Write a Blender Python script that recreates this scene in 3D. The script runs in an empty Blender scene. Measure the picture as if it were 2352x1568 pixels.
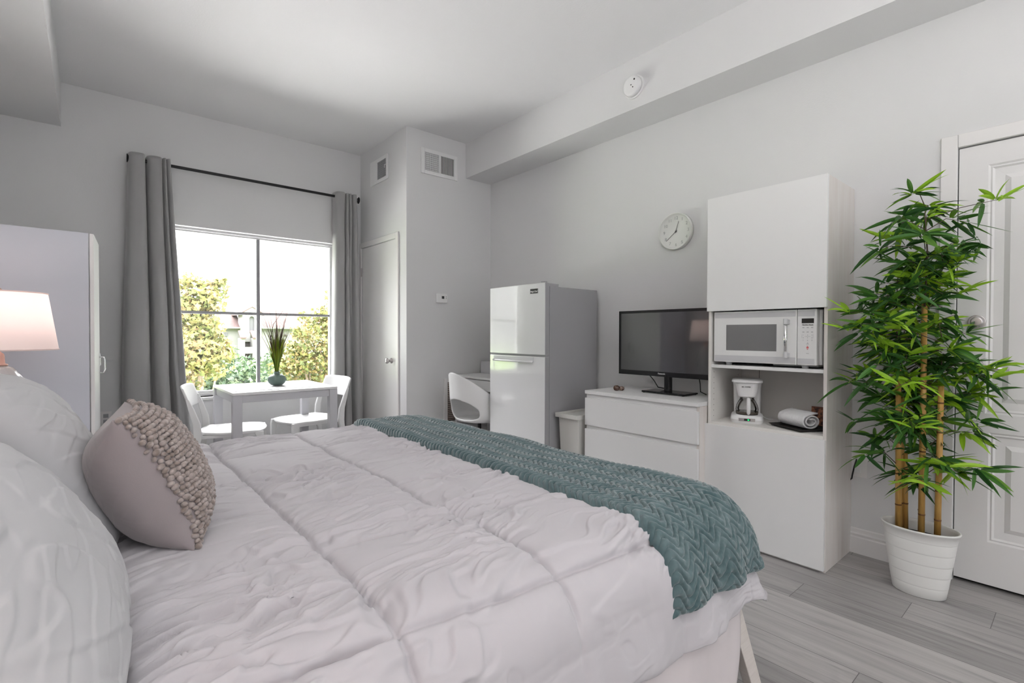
import bpy, math, random
import numpy as np
from mathutils import Vector, Matrix
R = math.radians
sc = bpy.context.scene
# ------------------------------------------------------------------ camera
CAMH = 1.17
YAW, PIT, ROL, FPX = 0.70535239, -0.01357507, 0.00240899, 1137.23
fw = np.array([math.sin(YAW)*math.cos(PIT), math.cos(YAW)*math.cos(PIT), math.sin(PIT)])
rt = np.array([math.cos(YAW), -math.sin(YAW), 0.0]); up = np.cross(rt, fw)
rt, up = rt*math.cos(ROL)+up*math.sin(ROL), -rt*math.sin(ROL)+up*math.cos(ROL)
cd = bpy.data.cameras.new('camera'); cam = bpy.data.objects.new('camera', cd)
sc.collection.objects.link(cam); sc.camera = cam
cd.sensor_width = 36; cd.sensor_fit = 'HORIZONTAL'; cd.lens = FPX*36/2352
cd.clip_start = .02; cd.clip_end = 600
cam.matrix_world = Matrix(((rt[0], up[0], -fw[0], 0), (rt[1], up[1], -fw[1], 0), (rt[2], up[2], -fw[2], CAMH), (0, 0, 0, 1)))
# ------------------------------------------------------------------ colour management
vs = sc.view_settings
vs.view_transform = 'Standard'; vs.look = 'None'; vs.gamma = 1; vs.use_curve_mapping = False
vs.exposure = 0.17
# ------------------------------------------------------------------ world: bright overcast sky
world = bpy.data.worlds.new('world'); sc.world = world; world.use_nodes = True
wn = world.node_tree.nodes; wl = world.node_tree.links; wn.clear()
wo = wn.new('ShaderNodeOutputWorld'); wb = wn.new('ShaderNodeBackground'); wl.new(wb.outputs[0], wo.inputs[0])
tc = wn.new('ShaderNodeTexCoord'); sep = wn.new('ShaderNodeSeparateXYZ'); wl.new(tc.outputs['Generated'], sep.inputs[0])
zr = wn.new('ShaderNodeMapRange'); zr.inputs[1].default_value = .20; zr.inputs[2].default_value = .42
zr.inputs[3].default_value = 2.6; zr.inputs[4].default_value = 24; wl.new(sep.outputs['Z'], zr.inputs[0])
mp = wn.new('ShaderNodeMapping'); mp.inputs['Scale'].default_value = (3, 3, 11); wl.new(tc.outputs['Generated'], mp.inputs[0])
nz = wn.new('ShaderNodeTexNoise'); nz.inputs['Scale'].default_value = 1.3; nz.inputs['Detail'].default_value = 6; wl.new(mp.outputs[0], nz.inputs['Vector'])
cr = wn.new('ShaderNodeValToRGB'); cr.color_ramp.elements[0].position = .36; cr.color_ramp.elements[0].color = (.60, .60, .62, 1)
cr.color_ramp.elements[1].position = .56; cr.color_ramp.elements[1].color = (1, 1, 1, 1); wl.new(nz.outputs['Fac'], cr.inputs[0])
wl.new(cr.outputs[0], wb.inputs['Color']); wl.new(zr.outputs[0], wb.inputs['Strength'])
# sun, behind the house, lights only what is outdoors
sd = bpy.data.lights.new('sun', 'SUN'); sd.energy = 18; sd.angle = R(3); sd.color = (1, .96, .88)
so = bpy.data.objects.new('sun', sd); sc.collection.objects.link(so); so.rotation_euler = Vector((-.45, .10, -.88)).to_track_quat('-Z', 'Y').to_euler()
# ------------------------------------------------------------------ room lights: added fills behind the viewpoint, and the window portal
def area(name, loc, size, energy, col=(1, 1, 1), rot=(0, 0, 0), sizey=None):
    d = bpy.data.lights.new(name, 'AREA'); d.energy = energy; d.color = col; d.size = size
    if sizey: d.shape = 'RECTANGLE'; d.size_y = sizey
    o = bpy.data.objects.new(name, d); sc.collection.objects.link(o); o.location = loc; o.rotation_euler = rot
    return o
area('overhead_fill', (1.1, -1.2, 2.93), 1.1, 7, (1, .98, .965))  # added overhead fill, out of view; made-up source
area('uplight_fill', (.45, -.6, 1.52), 0.5, 42, (1, .985, .975), (R(180), 0, 0))  # added uplight that brightens the ceiling; made-up source out of view
area('back_fill', (1.3, -2.44, 1.5), 2.2, 19, (.97, .98, 1.0), (R(90), 0, 0), 1.9)  # added soft fill in front of the solid back wall; no window there
pw = area('window_portal', (1.21, 5.17, 1.36), 1.5, 1, rot=(R(-90), 0, 0), sizey=1.6)
pw.data.cycles.is_portal = True

# ------------------------------------------------------------------ helpers
def new_mat(name, col=(.8, .8, .8), rough=.5, metal=0, spec=.5, bump=None, sheen=0, trans=0, ior=1.45, coat=0):
    m = bpy.data.materials.new(name); m.use_nodes = True
    b = m.node_tree.nodes['Principled BSDF']
    b.inputs['Base Color'].default_value = (*col, 1); b.inputs['Roughness'].default_value = rough
    b.inputs['Metallic'].default_value = metal; b.inputs['Specular IOR Level'].default_value = spec
    b.inputs['Sheen Weight'].default_value = sheen; b.inputs['Transmission Weight'].default_value = trans
    b.inputs['IOR'].default_value = ior; b.inputs['Coat Weight'].default_value = coat
    if bump:
        scale, strength, dist = bump
        nt = m.node_tree; t = nt.nodes.new('ShaderNodeTexCoord'); n = nt.nodes.new('ShaderNodeTexNoise')
        n.inputs['Scale'].default_value = scale; n.inputs['Detail'].default_value = 3
        bp = nt.nodes.new('ShaderNodeBump'); bp.inputs['Strength'].default_value = strength; bp.inputs['Distance'].default_value = dist
        nt.links.new(t.outputs['Object'], n.inputs['Vector']); nt.links.new(n.outputs['Fac'], bp.inputs['Height'])
        nt.links.new(bp.outputs[0], b.inputs['Normal'])
    return m
def noisy(name, c1, c2, scale=(1, 1, 1), nscale=5, rough=.5, bump=0, dist=.002, detail=4, lo=.35, hi=.65, **k):
    m = new_mat(name, c1, rough, **k); nt = m.node_tree; b = nt.nodes['Principled BSDF']
    t = nt.nodes.new('ShaderNodeTexCoord'); mp = nt.nodes.new('ShaderNodeMapping'); mp.inputs['Scale'].default_value = scale
    n = nt.nodes.new('ShaderNodeTexNoise'); n.inputs['Scale'].default_value = nscale; n.inputs['Detail'].default_value = detail
    r = nt.nodes.new('ShaderNodeValToRGB'); r.color_ramp.elements[0].position = lo; r.color_ramp.elements[1].position = hi
    r.color_ramp.elements[0].color = (*c1, 1); r.color_ramp.elements[1].color = (*c2, 1)
    L = nt.links.new; L(t.outputs['Object'], mp.inputs[0]); L(mp.outputs[0], n.inputs['Vector']); L(n.outputs['Fac'], r.inputs[0]); L(r.outputs[0], b.inputs['Base Color'])
    if bump:
        bp = nt.nodes.new('ShaderNodeBump'); bp.inputs['Strength'].default_value = bump; bp.inputs['Distance'].default_value = dist
        L(n.outputs['Fac'], bp.inputs['Height']); L(bp.outputs[0], b.inputs['Normal'])
    return m
def attr_mat(name, stops, rough=.5, transl=0, spec=.4):
    """colour of each leaf from a per-leaf random value stored on the mesh"""
    m = new_mat(name, (1, 1, 1), rough, spec=spec); nt = m.node_tree; b = nt.nodes['Principled BSDF']
    a = nt.nodes.new('ShaderNodeAttribute'); a.attribute_name = 'rnd'
    r = nt.nodes.new('ShaderNodeValToRGB'); el = r.color_ramp.elements
    el[0].position, el[0].color = stops[0][0], (*stops[0][1], 1); el[1].position, el[1].color = stops[-1][0], (*stops[-1][1], 1)
    for p, c in stops[1:-1]: e = el.new(p); e.color = (*c, 1)
    nt.links.new(a.outputs['Fac'], r.inputs[0]); nt.links.new(r.outputs[0], b.inputs['Base Color'])
    if transl:
        tr = nt.nodes.new('ShaderNodeBsdfTranslucent'); mx = nt.nodes.new('ShaderNodeMixShader'); mx.inputs[0].default_value = transl
        nt.links.new(r.outputs[0], tr.inputs[0]); o = nt.nodes['Material Output']
        nt.links.new(b.outputs[0], mx.inputs[1]); nt.links.new(tr.outputs[0], mx.inputs[2]); nt.links.new(mx.outputs[0], o.inputs[0])
    return m

def wloc(o):
    v = Vector((0, 0, 0))
    while o: v += o.location; o = o.parent
    return v
class MB:
    def __init__(s): s.v = []; s.f = []; s.a = None
    def add(s, vs_, fs):
        o = len(s.v); s.v.extend([tuple(p) for p in vs_]); s.f.extend([tuple(i+o for i in f) for f in fs]); return s
    def box(s, x0, x1, y0, y1, z0, z1):
        return s.add([(x, y, z) for x in (x0, x1) for y in (y0, y1) for z in (z0, z1)],
                     [(0, 1, 3, 2), (4, 6, 7, 5), (0, 4, 5, 1), (2, 3, 7, 6), (0, 2, 6, 4), (1, 5, 7, 3)])
    def hexa(s, p):   # bottom 4 then top 4, counter-clockwise
        return s.add(p, [(3, 2, 1, 0), (4, 5, 6, 7), (0, 1, 5, 4), (1, 2, 6, 5), (2, 3, 7, 6), (3, 0, 4, 7)])
    def tube(s, pts, rad, n=12, cap=True):
        pts = [Vector(p) for p in pts]; m = len(pts)
        if not hasattr(rad, '__len__'): rad = [rad]*m
        rings = []; ref = None
        for i, p in enumerate(pts):
            d = (pts[min(i+1, m-1)]-pts[max(i-1, 0)]).normalized()
            if ref is None: ref = Vector((0, 0, 1)) if abs(d.z) < .9 else Vector((1, 0, 0))
            u = (ref-d*ref.dot(d)).normalized(); w = d.cross(u); ref = u
            rings.append([p+(u*math.cos(2*math.pi*k/n)+w*math.sin(2*math.pi*k/n))*rad[i] for k in range(n)])
        o = len(s.v)
        for r_ in rings: s.v.extend([tuple(q) for q in r_])
        for i in range(m-1):
            for k in range(n): s.f.append((o+i*n+k, o+i*n+(k+1) % n, o+(i+1)*n+(k+1) % n, o+(i+1)*n+k))
        if cap: s.f.append(tuple(o+k for k in range(n))[::-1]); s.f.append(tuple(o+(m-1)*n+k for k in range(n)))
        return s
    def lathe(s, prof, c=(0, 0, 0), n=32, sx=1, sy=1, fn=None):
        o = len(s.v); m = len(prof)
        for i, (r_, z) in enumerate(prof):
            for k in range(n):
                t = 2*math.pi*k/n; rr = r_*(fn(t, i/(m-1)) if fn else 1)
                s.v.append((c[0]+rr*sx*math.cos(t), c[1]+rr*sy*math.sin(t), c[2]+z))
        for i in range(m-1):
            for k in range(n): s.f.append((o+i*n+k, o+i*n+(k+1) % n, o+(i+1)*n+(k+1) % n, o+(i+1)*n+k))
        if prof[0][0] > 1e-5: s.f.append(tuple(o+k for k in range(n))[::-1])
        if prof[-1][0] > 1e-5: s.f.append(tuple(o+(m-1)*n+k for k in range(n)))
        return s
    def prism(s, poly, axis, a0, a1):
        """extrude a 2-D polygon; axis 0: poly in (y,z); 1: (x,z); 2: (x,y)"""
        def q(p, a): return [(a, p[0], p[1]), (p[0], a, p[1]), (p[0], p[1], a)][axis]
        n = len(poly); o = len(s.v)
        s.v.extend([q(p, a0) for p in poly]+[q(p, a1) for p in poly])
        s.f.append(tuple(o+i for i in range(n))[::-1]); s.f.append(tuple(o+n+i for i in range(n)))
        for i in range(n): s.f.append((o+i, o+(i+1) % n, o+n+(i+1) % n, o+n+i))
        return s
    def grid(s, P):
        nu, nv = P.shape[:2]; o = len(s.v); s.v.extend(map(tuple, P.reshape(-1, 3).tolist()))
        for i in range(nu-1):
            for j in range(nv-1): s.f.append((o+i*nv+j, o+(i+1)*nv+j, o+(i+1)*nv+j+1, o+i*nv+j+1))
        return s
    def xf(s, M): s.v = [tuple(M @ Vector(p)) for p in s.v]; return s
    def build(s, name, mat, parent=None, smooth=False, bevel=0, seg=2, local=False, sub=0, auto=None):
        me = bpy.data.meshes.new(name)
        org = Vector((0, 0, 0))
        if parent is not None and not local: org = wloc(parent)
        if parent is None:
            a = np.array(s.v); org = Vector(((a[:, 0].min()+a[:, 0].max())/2, (a[:, 1].min()+a[:, 1].max())/2, a[:, 2].min()))
        vv = [(p[0]-org[0], p[1]-org[1], p[2]-org[2]) for p in s.v]
        me.from_pydata(vv, [], s.f); me.update()
        if s.a is not None:
            at_ = me.attributes.new('rnd', 'FLOAT', 'POINT'); at_.data.foreach_set('value', s.a)
        ob = bpy.data.objects.new(name, me); sc.collection.objects.link(ob)
        if parent is not None: ob.parent = parent
        else: ob.location = org
        me.materials.append(mat)
        if smooth:
            for p in me.polygons: p.use_smooth = True
        if bevel:
            b = ob.modifiers.new('bevel', 'BEVEL'); b.width = bevel; b.segments = seg; b.limit_method = 'ANGLE'; b.angle_limit = R(40)
            for p in me.polygons: p.use_smooth = True
            try: b.harden_normals = True
            except Exception: pass
        if sub:
            m = ob.modifiers.new('sub', 'SUBSURF'); m.levels = sub; m.render_levels = sub
        return ob
def thing(name, label, cat, loc=(0, 0, 0), group=None):
    o = bpy.data.objects.new(name, None); sc.collection.objects.link(o); o.location = loc; o.empty_display_size = .1
    o['label'] = label; o['category'] = cat
    if group: o['group'] = group
    return o
def tag(o, label, cat, group=None, kind=None):
    o['label'] = label; o['category'] = cat
    if group: o['group'] = group
    if kind: o['kind'] = kind
    return o
def struct(o): o['kind'] = 'structure'; return o
def text(s, size, M, mat, parent, name='lettering', ext=.0004, align='CENTER', bold=False):
    c = bpy.data.curves.new(name, 'FONT'); c.body = s; c.size = size; c.extrude = ext; c.align_x = align; c.align_y = 'CENTER'
    if bold: c.offset = size*.02
    t = bpy.data.objects.new('tmp_text', c); sc.collection.objects.link(t)
    bpy.context.view_layer.update()
    me = bpy.data.meshes.new_from_object(t.evaluated_get(bpy.context.evaluated_depsgraph_get()))
    bpy.data.objects.remove(t); bpy.data.curves.remove(c)
    me.transform(Matrix.Translation(-wloc(parent)) @ M); me.materials.clear(); me.materials.append(mat)
    o = bpy.data.objects.new(name, me); sc.collection.objects.link(o); o.parent = parent
    return o
def face_mx(x, y, z):       # text on a face that looks towards -X (right-hand wall side furniture)
    return Matrix(((0, 0, -1, x), (-1, 0, 0, y), (0, 1, 0, z), (0, 0, 0, 1)))
def vn(x, y, seed=0.0):
    xi = np.floor(x); yi = np.floor(y); fx = x-xi; fy = y-yi
    fx = fx*fx*fx*(fx*(fx*6-15)+10); fy = fy*fy*fy*(fy*(fy*6-15)+10)
    def h(a, b): v = np.sin(a*127.1+b*311.7+seed*74.7)*43758.5453; return (v-np.floor(v))*2-1
    return (h(xi, yi)*(1-fx)+h(xi+1, yi)*fx)*(1-fy)+(h(xi, yi+1)*(1-fx)+h(xi+1, yi+1)*fx)*fy
def gn(x, y, seed=0.0):
    xi = np.floor(x); yi = np.floor(y); fx = x-xi; fy = y-yi
    u = fx**3*(fx*(fx*6-15)+10); v = fy**3*(fy*(fy*6-15)+10)
    def g(a, b, dx, dy):
        t = np.sin(a*127.1+b*311.7+seed*74.7)*43758.5453; t = (t-np.floor(t))*2*np.pi; return np.cos(t)*dx+np.sin(t)*dy
    return 1.5*((g(xi, yi, fx, fy)*(1-u)+g(xi+1, yi, fx-1, fy)*u)*(1-v)+(g(xi, yi+1, fx, fy-1)*(1-u)+g(xi+1, yi+1, fx-1, fy-1)*u)*v)
def crease(n, w, d):      # a fold: steep on one side, easing back on both
    return np.tanh(n/w)*np.exp(-(n/d)**2)

# ------------------------------------------------------------------ materials
M = {}
M['wall'] = new_mat('wall_paint', (.75, .75, .755), .75, spec=.25, bump=(130, .25, .002))
M['ceil'] = new_mat('ceiling_paint', (.82, .82, .828), .8, spec=.2, bump=(90, .3, .003))
M['trim'] = new_mat('trim_paint', (.83, .815, .81), .4)
M['door'] = new_mat('door_paint', (.82, .81, .805), .32)
M['white'] = new_mat('white_laminate', (.84, .84, .84), .35)
M['white_gloss'] = new_mat('white_gloss', (.82, .825, .83), .14, spec=.7, coat=.6)
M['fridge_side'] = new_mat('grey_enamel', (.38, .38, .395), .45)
M['plastic'] = new_mat('white_plastic', (.84, .84, .84), .38)
M['cab_side'] = noisy('whitewashed_grain', (.74, .685, .65), (.80, .765, .74), (9, 9, .9), 2.2, .45, detail=5)
M['tframe'] = new_mat('table_frame_shaded', (.58, .58, .61), .4)  # legs and apron greyed: their backlit shade is put into the colour
M['niche'] = new_mat('niche_board', (.80, .78, .75), .5)
M['black'] = new_mat('black_gloss', (.008, .008, .009), .12, spec=.5)
M['blackm'] = new_mat('black_satin', (.012, .012, .013), .4)
M['screen'] = new_mat('dark_screen', (.030, .030, .032), .05, spec=.8, ior=1.75)
M['steel'] = new_mat('brushed_steel', (.62, .61, .60), .25, metal=1)
M['silver'] = new_mat('silver_paint', (.62, .62, .64), .35, spec=.5)
M['chrome'] = new_mat('chrome', (.8, .8, .8), .08, metal=1)
M['nickel'] = new_mat('satin_nickel', (.60, .57, .57), .3, metal=1)
M['dark'] = new_mat('dark_gap', (.03, .028, .026), .8)
M['grey'] = new_mat('grey_plastic', (.36, .37, .38), .5)
M['cotton'] = new_mat('white_cotton', (.57, .55, .575), .85, spec=.15, sheen=.15, bump=(420, .08, .0006))
M['pillowc'] = new_mat('pillow_cotton', (.56, .56, .575), .85, spec=.15, sheen=.15, bump=(300, .08, .0006))
M['sheet'] = new_mat('pinkish_cotton', (.70, .65, .66), .85, spec=.15, bump=(300, .08, .0006))
M['curtain'] = noisy('grey_velvet', (.32, .32, .32), (.40, .40, .40), (1, 1, .3), 6, .75, sheen=.5, lo=.2, hi=.8)
M['clear'] = None
M['plush'] = noisy('teal_plush', (.048, .100, .108), (.12, .180, .190), (1, 1, 1), 16, .8, bump=.3, dist=.002, detail=6, lo=.3, hi=.7, sheen=.55)
M['taupe'] = new_mat('taupe_fabric', (.36, .32, .325), .9, sheen=.3, bump=(350, .15, .001))
M['knit'] = noisy('chunky_yarn', (.27, .22, .195), (.46, .40, .38), (1, 1, 1), 60, .9, bump=.5, dist=.002, sheen=.35)
M['birch'] = noisy('whitewashed_birch', (.66, .61, .57), (.74, .69, .655), (3, 3, 40), 3, .55, detail=6, lo=.3, hi=.75)
M['bamboo'] = noisy('bamboo_cane', (.50, .27, .07), (.66, .41, .13), (20, 20, 3), 3, .4)
M['node'] = new_mat('cane_ring', (.16, .07, .02), .6)
M['twig'] = new_mat('brown_twig', (.10, .07, .05), .7)
M['leaf'] = attr_mat('bamboo_leaf', [(0, (.024, .085, .020)), (.45, (.070, .205, .034)), (.72, (.15, .32, .025)), (.86, (.27, .50, .02)), (1, (.40, .66, .06))], .38, .2)
M['soil'] = new_mat('dark_foam', (.035, .025, .02), .95, bump=(60, .5, .004))
M['pot'] = new_mat('pot_plastic', (.83, .83, .81), .33)
M['gfoil'] = attr_mat('tree_leaf', [(0, (.060, .080, .030)), (.4, (.105, .125, .035)), (.7, (.15, .138, .04)), (1, (.185, .13, .06))], .6, .35)
M['bfoil'] = attr_mat('bush_leaf', [(0, (.019, .040, .019)), (.5, (.042, .075, .035)), (1, (.085, .115, .05))], .6, .25)
M['bark'] = new_mat('bark', (.35, .28, .2), .8)
M['vase'] = new_mat('green_ceramic', (.15, .215, .195), .3, bump=(80, .1, .002))
M['grass'] = attr_mat('grass_blade', [(0, (.06, .11, .01)), (.5, (.16, .26, .02)), (.8, (.30, .36, .02)), (1, (.45, .38, .02))], .5, .2)
M['grassd'] = new_mat('dark_blade', (.09, .05, .035), .6)
M['copper'] = new_mat('rose_copper', (.62, .40, .34), .35, metal=.6)
M['mercury'] = new_mat('swirled_glass', (.86, .87, .87), .08, spec=.9, trans=.6, ior=1.35)
M['mat_weave'] = noisy('grey_weave', (.50, .50, .51), (.66, .66, .67), (1, 1, 1), 260, .7, detail=1)
M['stone'] = noisy('sill_stone', (.62, .62, .62), (.8, .8, .8), (1, 1, 1), 20, .4)
M['winframe'] = new_mat('window_frame_white', (.80, .80, .81), .4)
M['mullion'] = new_mat('mullion_metal', (.32, .32, .335), .45)
M['roof'] = noisy('roof_tile', (.058, .036, .033), (.075, .047, .044), (1, 1, 1), 3, .8)
M['stucco'] = new_mat('stucco', (.18, .177, .177), .8)
M['stucco2'] = new_mat('stucco_shade', (.10, .10, .108), .8)
M['bwin'] = new_mat('building_opening', (.045, .038, .038), .5)
M['lawn'] = noisy('lawn', (.10, .17, .05), (.18, .24, .08), (1, 1, 1), .4, .9)
M['warmwhite'] = new_mat('clock_plastic', (.82, .83, .80), .4)
M['num'] = new_mat('clock_numeral', (.50, .51, .50), .5)
M['hand'] = new_mat('clock_hand', (.12, .12, .12), .5)
M['red'] = new_mat('red_print', (.7, .12, .12), .5)
M['print'] = new_mat('black_print', (.02, .02, .02), .5)
M['gprint'] = new_mat('grey_print', (.38, .38, .40), .5)
M['beans'] = noisy('coffee_beans', (.05, .015, .01), (.36, .13, .06), (1, 1, 1), 55, .5, lo=.4, hi=.6, detail=2)
M['brown'] = new_mat('brown_card', (.16, .05, .025), .5)
M['green_led'] = new_mat('green_led', (.02, .5, .15), .4)
M['green_led'].node_tree.nodes['Principled BSDF'].inputs['Emission Color'].default_value = (0, .8, .2, 1)
M['green_led'].node_tree.nodes['Principled BSDF'].inputs['Emission Strength'].default_value = .8
M['towel'] = new_mat('white_towel', (.86, .86, .87), .9, sheen=.3, bump=(300, .4, .001))
M['tin'] = noisy('brown_stone', (.06, .025, .015), (.35, .25, .2), (1, 1, 1), 40, .3, lo=.45, hi=.7)
M['bin'] = new_mat('bin_plastic', (.70, .69, .66), .5)
M['grille'] = new_mat('tan_louver', (.40, .33, .29), .6)
# glass pane: mostly see-through with a weak mirror
gm = bpy.data.materials.new('window_glass'); gm.use_nodes = True; nt = gm.node_tree; nt.nodes.clear()
o_ = nt.nodes.new('ShaderNodeOutputMaterial'); mx = nt.nodes.new('ShaderNodeMixShader'); t_ = nt.nodes.new('ShaderNodeBsdfTransparent'); g_ = nt.nodes.new('ShaderNodeBsdfGlossy')
g_.inputs['Roughness'].default_value = .02; fr = nt.nodes.new('ShaderNodeFresnel'); fr.inputs[0].default_value = 1.3
nt.links.new(fr.outputs[0], mx.inputs[0]); nt.links.new(t_.outputs[0], mx.inputs[1]); nt.links.new(g_.outputs[0], mx.inputs[2]); nt.links.new(mx.outputs[0], o_.inputs[0])
M['glass'] = gm
gm2 = gm.copy(); gm2.name = 'carafe_glass'; gm2.node_tree.nodes['Fresnel'].inputs[0].default_value = 1.45
gm2.node_tree.nodes['Transparent BSDF'].inputs[0].default_value = (.97, .97, .96, 1); M['cglass'] = gm2
# lamp shade: translucent cloth
sm = bpy.data.materials.new('shade_linen'); sm.use_nodes = True; nt = sm.node_tree; b = nt.nodes['Principled BSDF']
b.inputs['Base Color'].default_value = (.86, .78, .76, 1); b.inputs['Roughness'].default_value = .9
t_ = nt.nodes.new('ShaderNodeBsdfTranslucent'); t_.inputs[0].default_value = (.94, .86, .85, 1); mx = nt.nodes.new('ShaderNodeMixShader'); mx.inputs[0].default_value = .55
nt.links.new(b.outputs[0], mx.inputs[1]); nt.links.new(t_.outputs[0], mx.inputs[2]); nt.links.new(mx.outputs[0], nt.nodes['Material Output'].inputs[0])
M['shade'] = sm
# floor planks (run along Y, 0.177 wide, 1.22 long)
fm = new_mat('grey_plank_floor', (.4, .4, .4), .42); nt = fm.node_tree; L = nt.links.new; b = nt.nodes['Principled BSDF']
def MN(op, a=None, b_=None, c=None):
    n = nt.nodes.new('ShaderNodeMath'); n.operation = op
    for i, q in enumerate((a, b_, c)):
        if q is None: continue
        if isinstance(q, (int, float)): n.inputs[i].default_value = q
        else: L(q, n.inputs[i])
    return n.outputs[0]
g = nt.nodes.new('ShaderNodeNewGeometry'); sp = nt.nodes.new('ShaderNodeSeparateXYZ'); L(g.outputs['Position'], sp.inputs[0])
xs = MN('DIVIDE', MN('SUBTRACT', sp.outputs['X'], 2.733-.177*20), .177); row = MN('FLOOR', xs); fx = MN('SUBTRACT', xs, row)
w1 = nt.nodes.new('ShaderNodeTexWhiteNoise'); w1.noise_dimensions = '1D'; L(row, w1.inputs['W'])
step = MN('MULTIPLY', row, .2541)        # stair-stepped end joints
ys = MN('ADD', MN('DIVIDE', sp.outputs['Y'], 1.22), MN('ADD', step, MN('MULTIPLY', w1.outputs['Value'], .06))); ys = MN('ADD', ys, .71)
colm = MN('FLOOR', ys); fy = MN('SUBTRACT', ys, colm)
cb = nt.nodes.new('ShaderNodeCombineXYZ'); L(row, cb.inputs[0]); L(colm, cb.inputs[1])
w2 = nt.nodes.new('ShaderNodeTexWhiteNoise'); w2.noise_dimensions = '2D'; L(cb.outputs[0], w2.inputs['Vector'])
cb2 = nt.nodes.new('ShaderNodeCombineXYZ'); L(MN('MULTIPLY', sp.outputs['X'], 24), cb2.inputs[0]); L(MN('MULTIPLY', sp.outputs['Y'], 1.6), cb2.inputs[1]); L(MN('MULTIPLY', w2.outputs['Value'], 30), cb2.inputs[2])
n1 = nt.nodes.new('ShaderNodeTexNoise'); n1.inputs['Scale'].default_value = 1; n1.inputs['Detail'].default_value = 7; n1.inputs['Roughness'].default_value = .65; n1.inputs['Distortion'].default_value = .8; L(cb2.outputs[0], n1.inputs['Vector'])
cr = nt.nodes.new('ShaderNodeValToRGB'); e = cr.color_ramp.elements
e[0].position = .27; e[0].color = (.235, .225, .222, 1); e[1].position = .68; e[1].color = (.455, .44, .43, 1); x_ = e.new(.45); x_.color = (.37, .355, .35, 1)
L(n1.outputs['Fac'], cr.inputs[0])
mxc = nt.nodes.new('ShaderNodeMix'); mxc.data_type = 'RGBA'; mxc.blend_type = 'MULTIPLY'; mxc.inputs[0].default_value = 1
pl = MN('ADD', MN('MULTIPLY', w2.outputs['Value'], .30), .80); cc = nt.nodes.new('ShaderNodeCombineColor')
for i in range(3): L(pl, cc.inputs[i])
L(cr.outputs[0], mxc.inputs[6]); L(cc.outputs[0], mxc.inputs[7])
ed = MN('MINIMUM', MN('MULTIPLY', MN('MINIMUM', fx, MN('SUBTRACT', 1, fx)), .177), MN('MULTIPLY', MN('MINIMUM', fy, MN('SUBTRACT', 1, fy)), 1.22))
sm_ = MN('GREATER_THAN', ed, .0012)
mx2 = nt.nodes.new('ShaderNodeMix'); mx2.data_type = 'RGBA'; L(sm_, mx2.inputs[0]); mx2.inputs[6].default_value = (.13, .12, .12, 1); L(mxc.outputs[2], mx2.inputs[7])
L(mx2.outputs[2], b.inputs['Base Color'])
bp = nt.nodes.new('ShaderNodeBump'); bp.inputs['Strength'].default_value = .12; bp.inputs['Distance'].default_value = .002; L(n1.outputs['Fac'], bp.inputs['Height']); L(bp.outputs[0], b.inputs['Normal'])
M['floor'] = fm

# ------------------------------------------------------------------ room shell
WX, WY, CZ = 3.143, 5.03, 3.05
LX, BY = -.65, -2.5
NX, NY = 2.18, 4.035          # closet block
WN = (.49, 1.925, .62, 2.093)   # window opening
struct(MB().box(LX-.15, WX+.15, BY-.15, WY+.25, -.12, 0).build('floor', M['floor']))
struct(MB().box(LX-.15, WX+.15, BY-.15, WY+.25, CZ, CZ+.12).build('ceiling', M['ceil']))
wb_ = MB(); x0, x1, z0, z1 = WN
wb_.box(LX, x0, WY, WY+.25, 0, CZ).box(x1, WX, WY, WY+.25, 0, CZ).box(x0, x1, WY, WY+.25, 0, z0).box(x0, x1, WY, WY+.25, z1, CZ)
struct(wb_.build('wall_window', M['wall']))
# right wall with door opening Y -.49 .. .425
D0, D1, DZ = -.49, .427, 2.06
struct(MB().box(WX, WX+.15, D1, WY+.25, 0, CZ).box(WX, WX+.15, BY-.15, D0, 0, CZ).box(WX, WX+.15, D0, D1, DZ, CZ).build('wall_right', M['wall']))
struct(MB().box(LX-.15, LX, BY-.15, WY+.25, 0, CZ).build('wall_left', M['wall']))
struct(MB().box(LX, WX, BY-.15, BY, 0, CZ).build('wall_back', M['wall']))
# closet block with its own door opening
C0, C1, CDZ = 4.225, 4.995, 2.07
cb_ = MB().box(NX, WX, NY, NY+.1, 0, CZ).box(NX, NX+.1, NY+.1, C0, 0, CZ).box(NX, NX+.1, C0, WY, CDZ, CZ).box(NX, NX+.1, C1, WY, 0, CDZ)
struct(cb_.build('wall_closet', M['wall']))
struct(MB().box(2.829, WX, BY, NY, 2.71, CZ).build('trim_1', M['wall']))     # dropped beam along the right wall
struct(MB().box(LX, -.157, BY, WY, 2.72, CZ).build('trim_2', M['wall']))
def baseboard(name, prof_pts, seg):
    """seg: ('x', X, y0, y1, dir) against a wall X=const, dir -1 into the room; or ('y', Y, x0, x1, dir)"""
    m = MB(); k, c, a, b2, d = seg
    poly = [(c, 0), (c+d*.016, 0), (c+d*.016, .085), (c+d*.011, .092), (c+d*.014, .104), (c+d*.007, .112), (c+d*.007, .128), (c, .134)]
    if k == 'x': m.prism(poly, 1, a, b2)
    else: m.prism(poly, 0, a, b2)
    return struct(m.build(name, M['trim']))
baseboard('baseboard_right', None, ('x', WX, .50, NY, -1))
baseboard('baseboard_window', None, ('y', WY, LX, NX-.01, -1))
baseboard('baseboard_closet', None, ('y', NY, NX-.016, WX-.02, -1))
baseboard('baseboard_left', None, ('x', LX, BY, WY-.02, 1))
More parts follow.
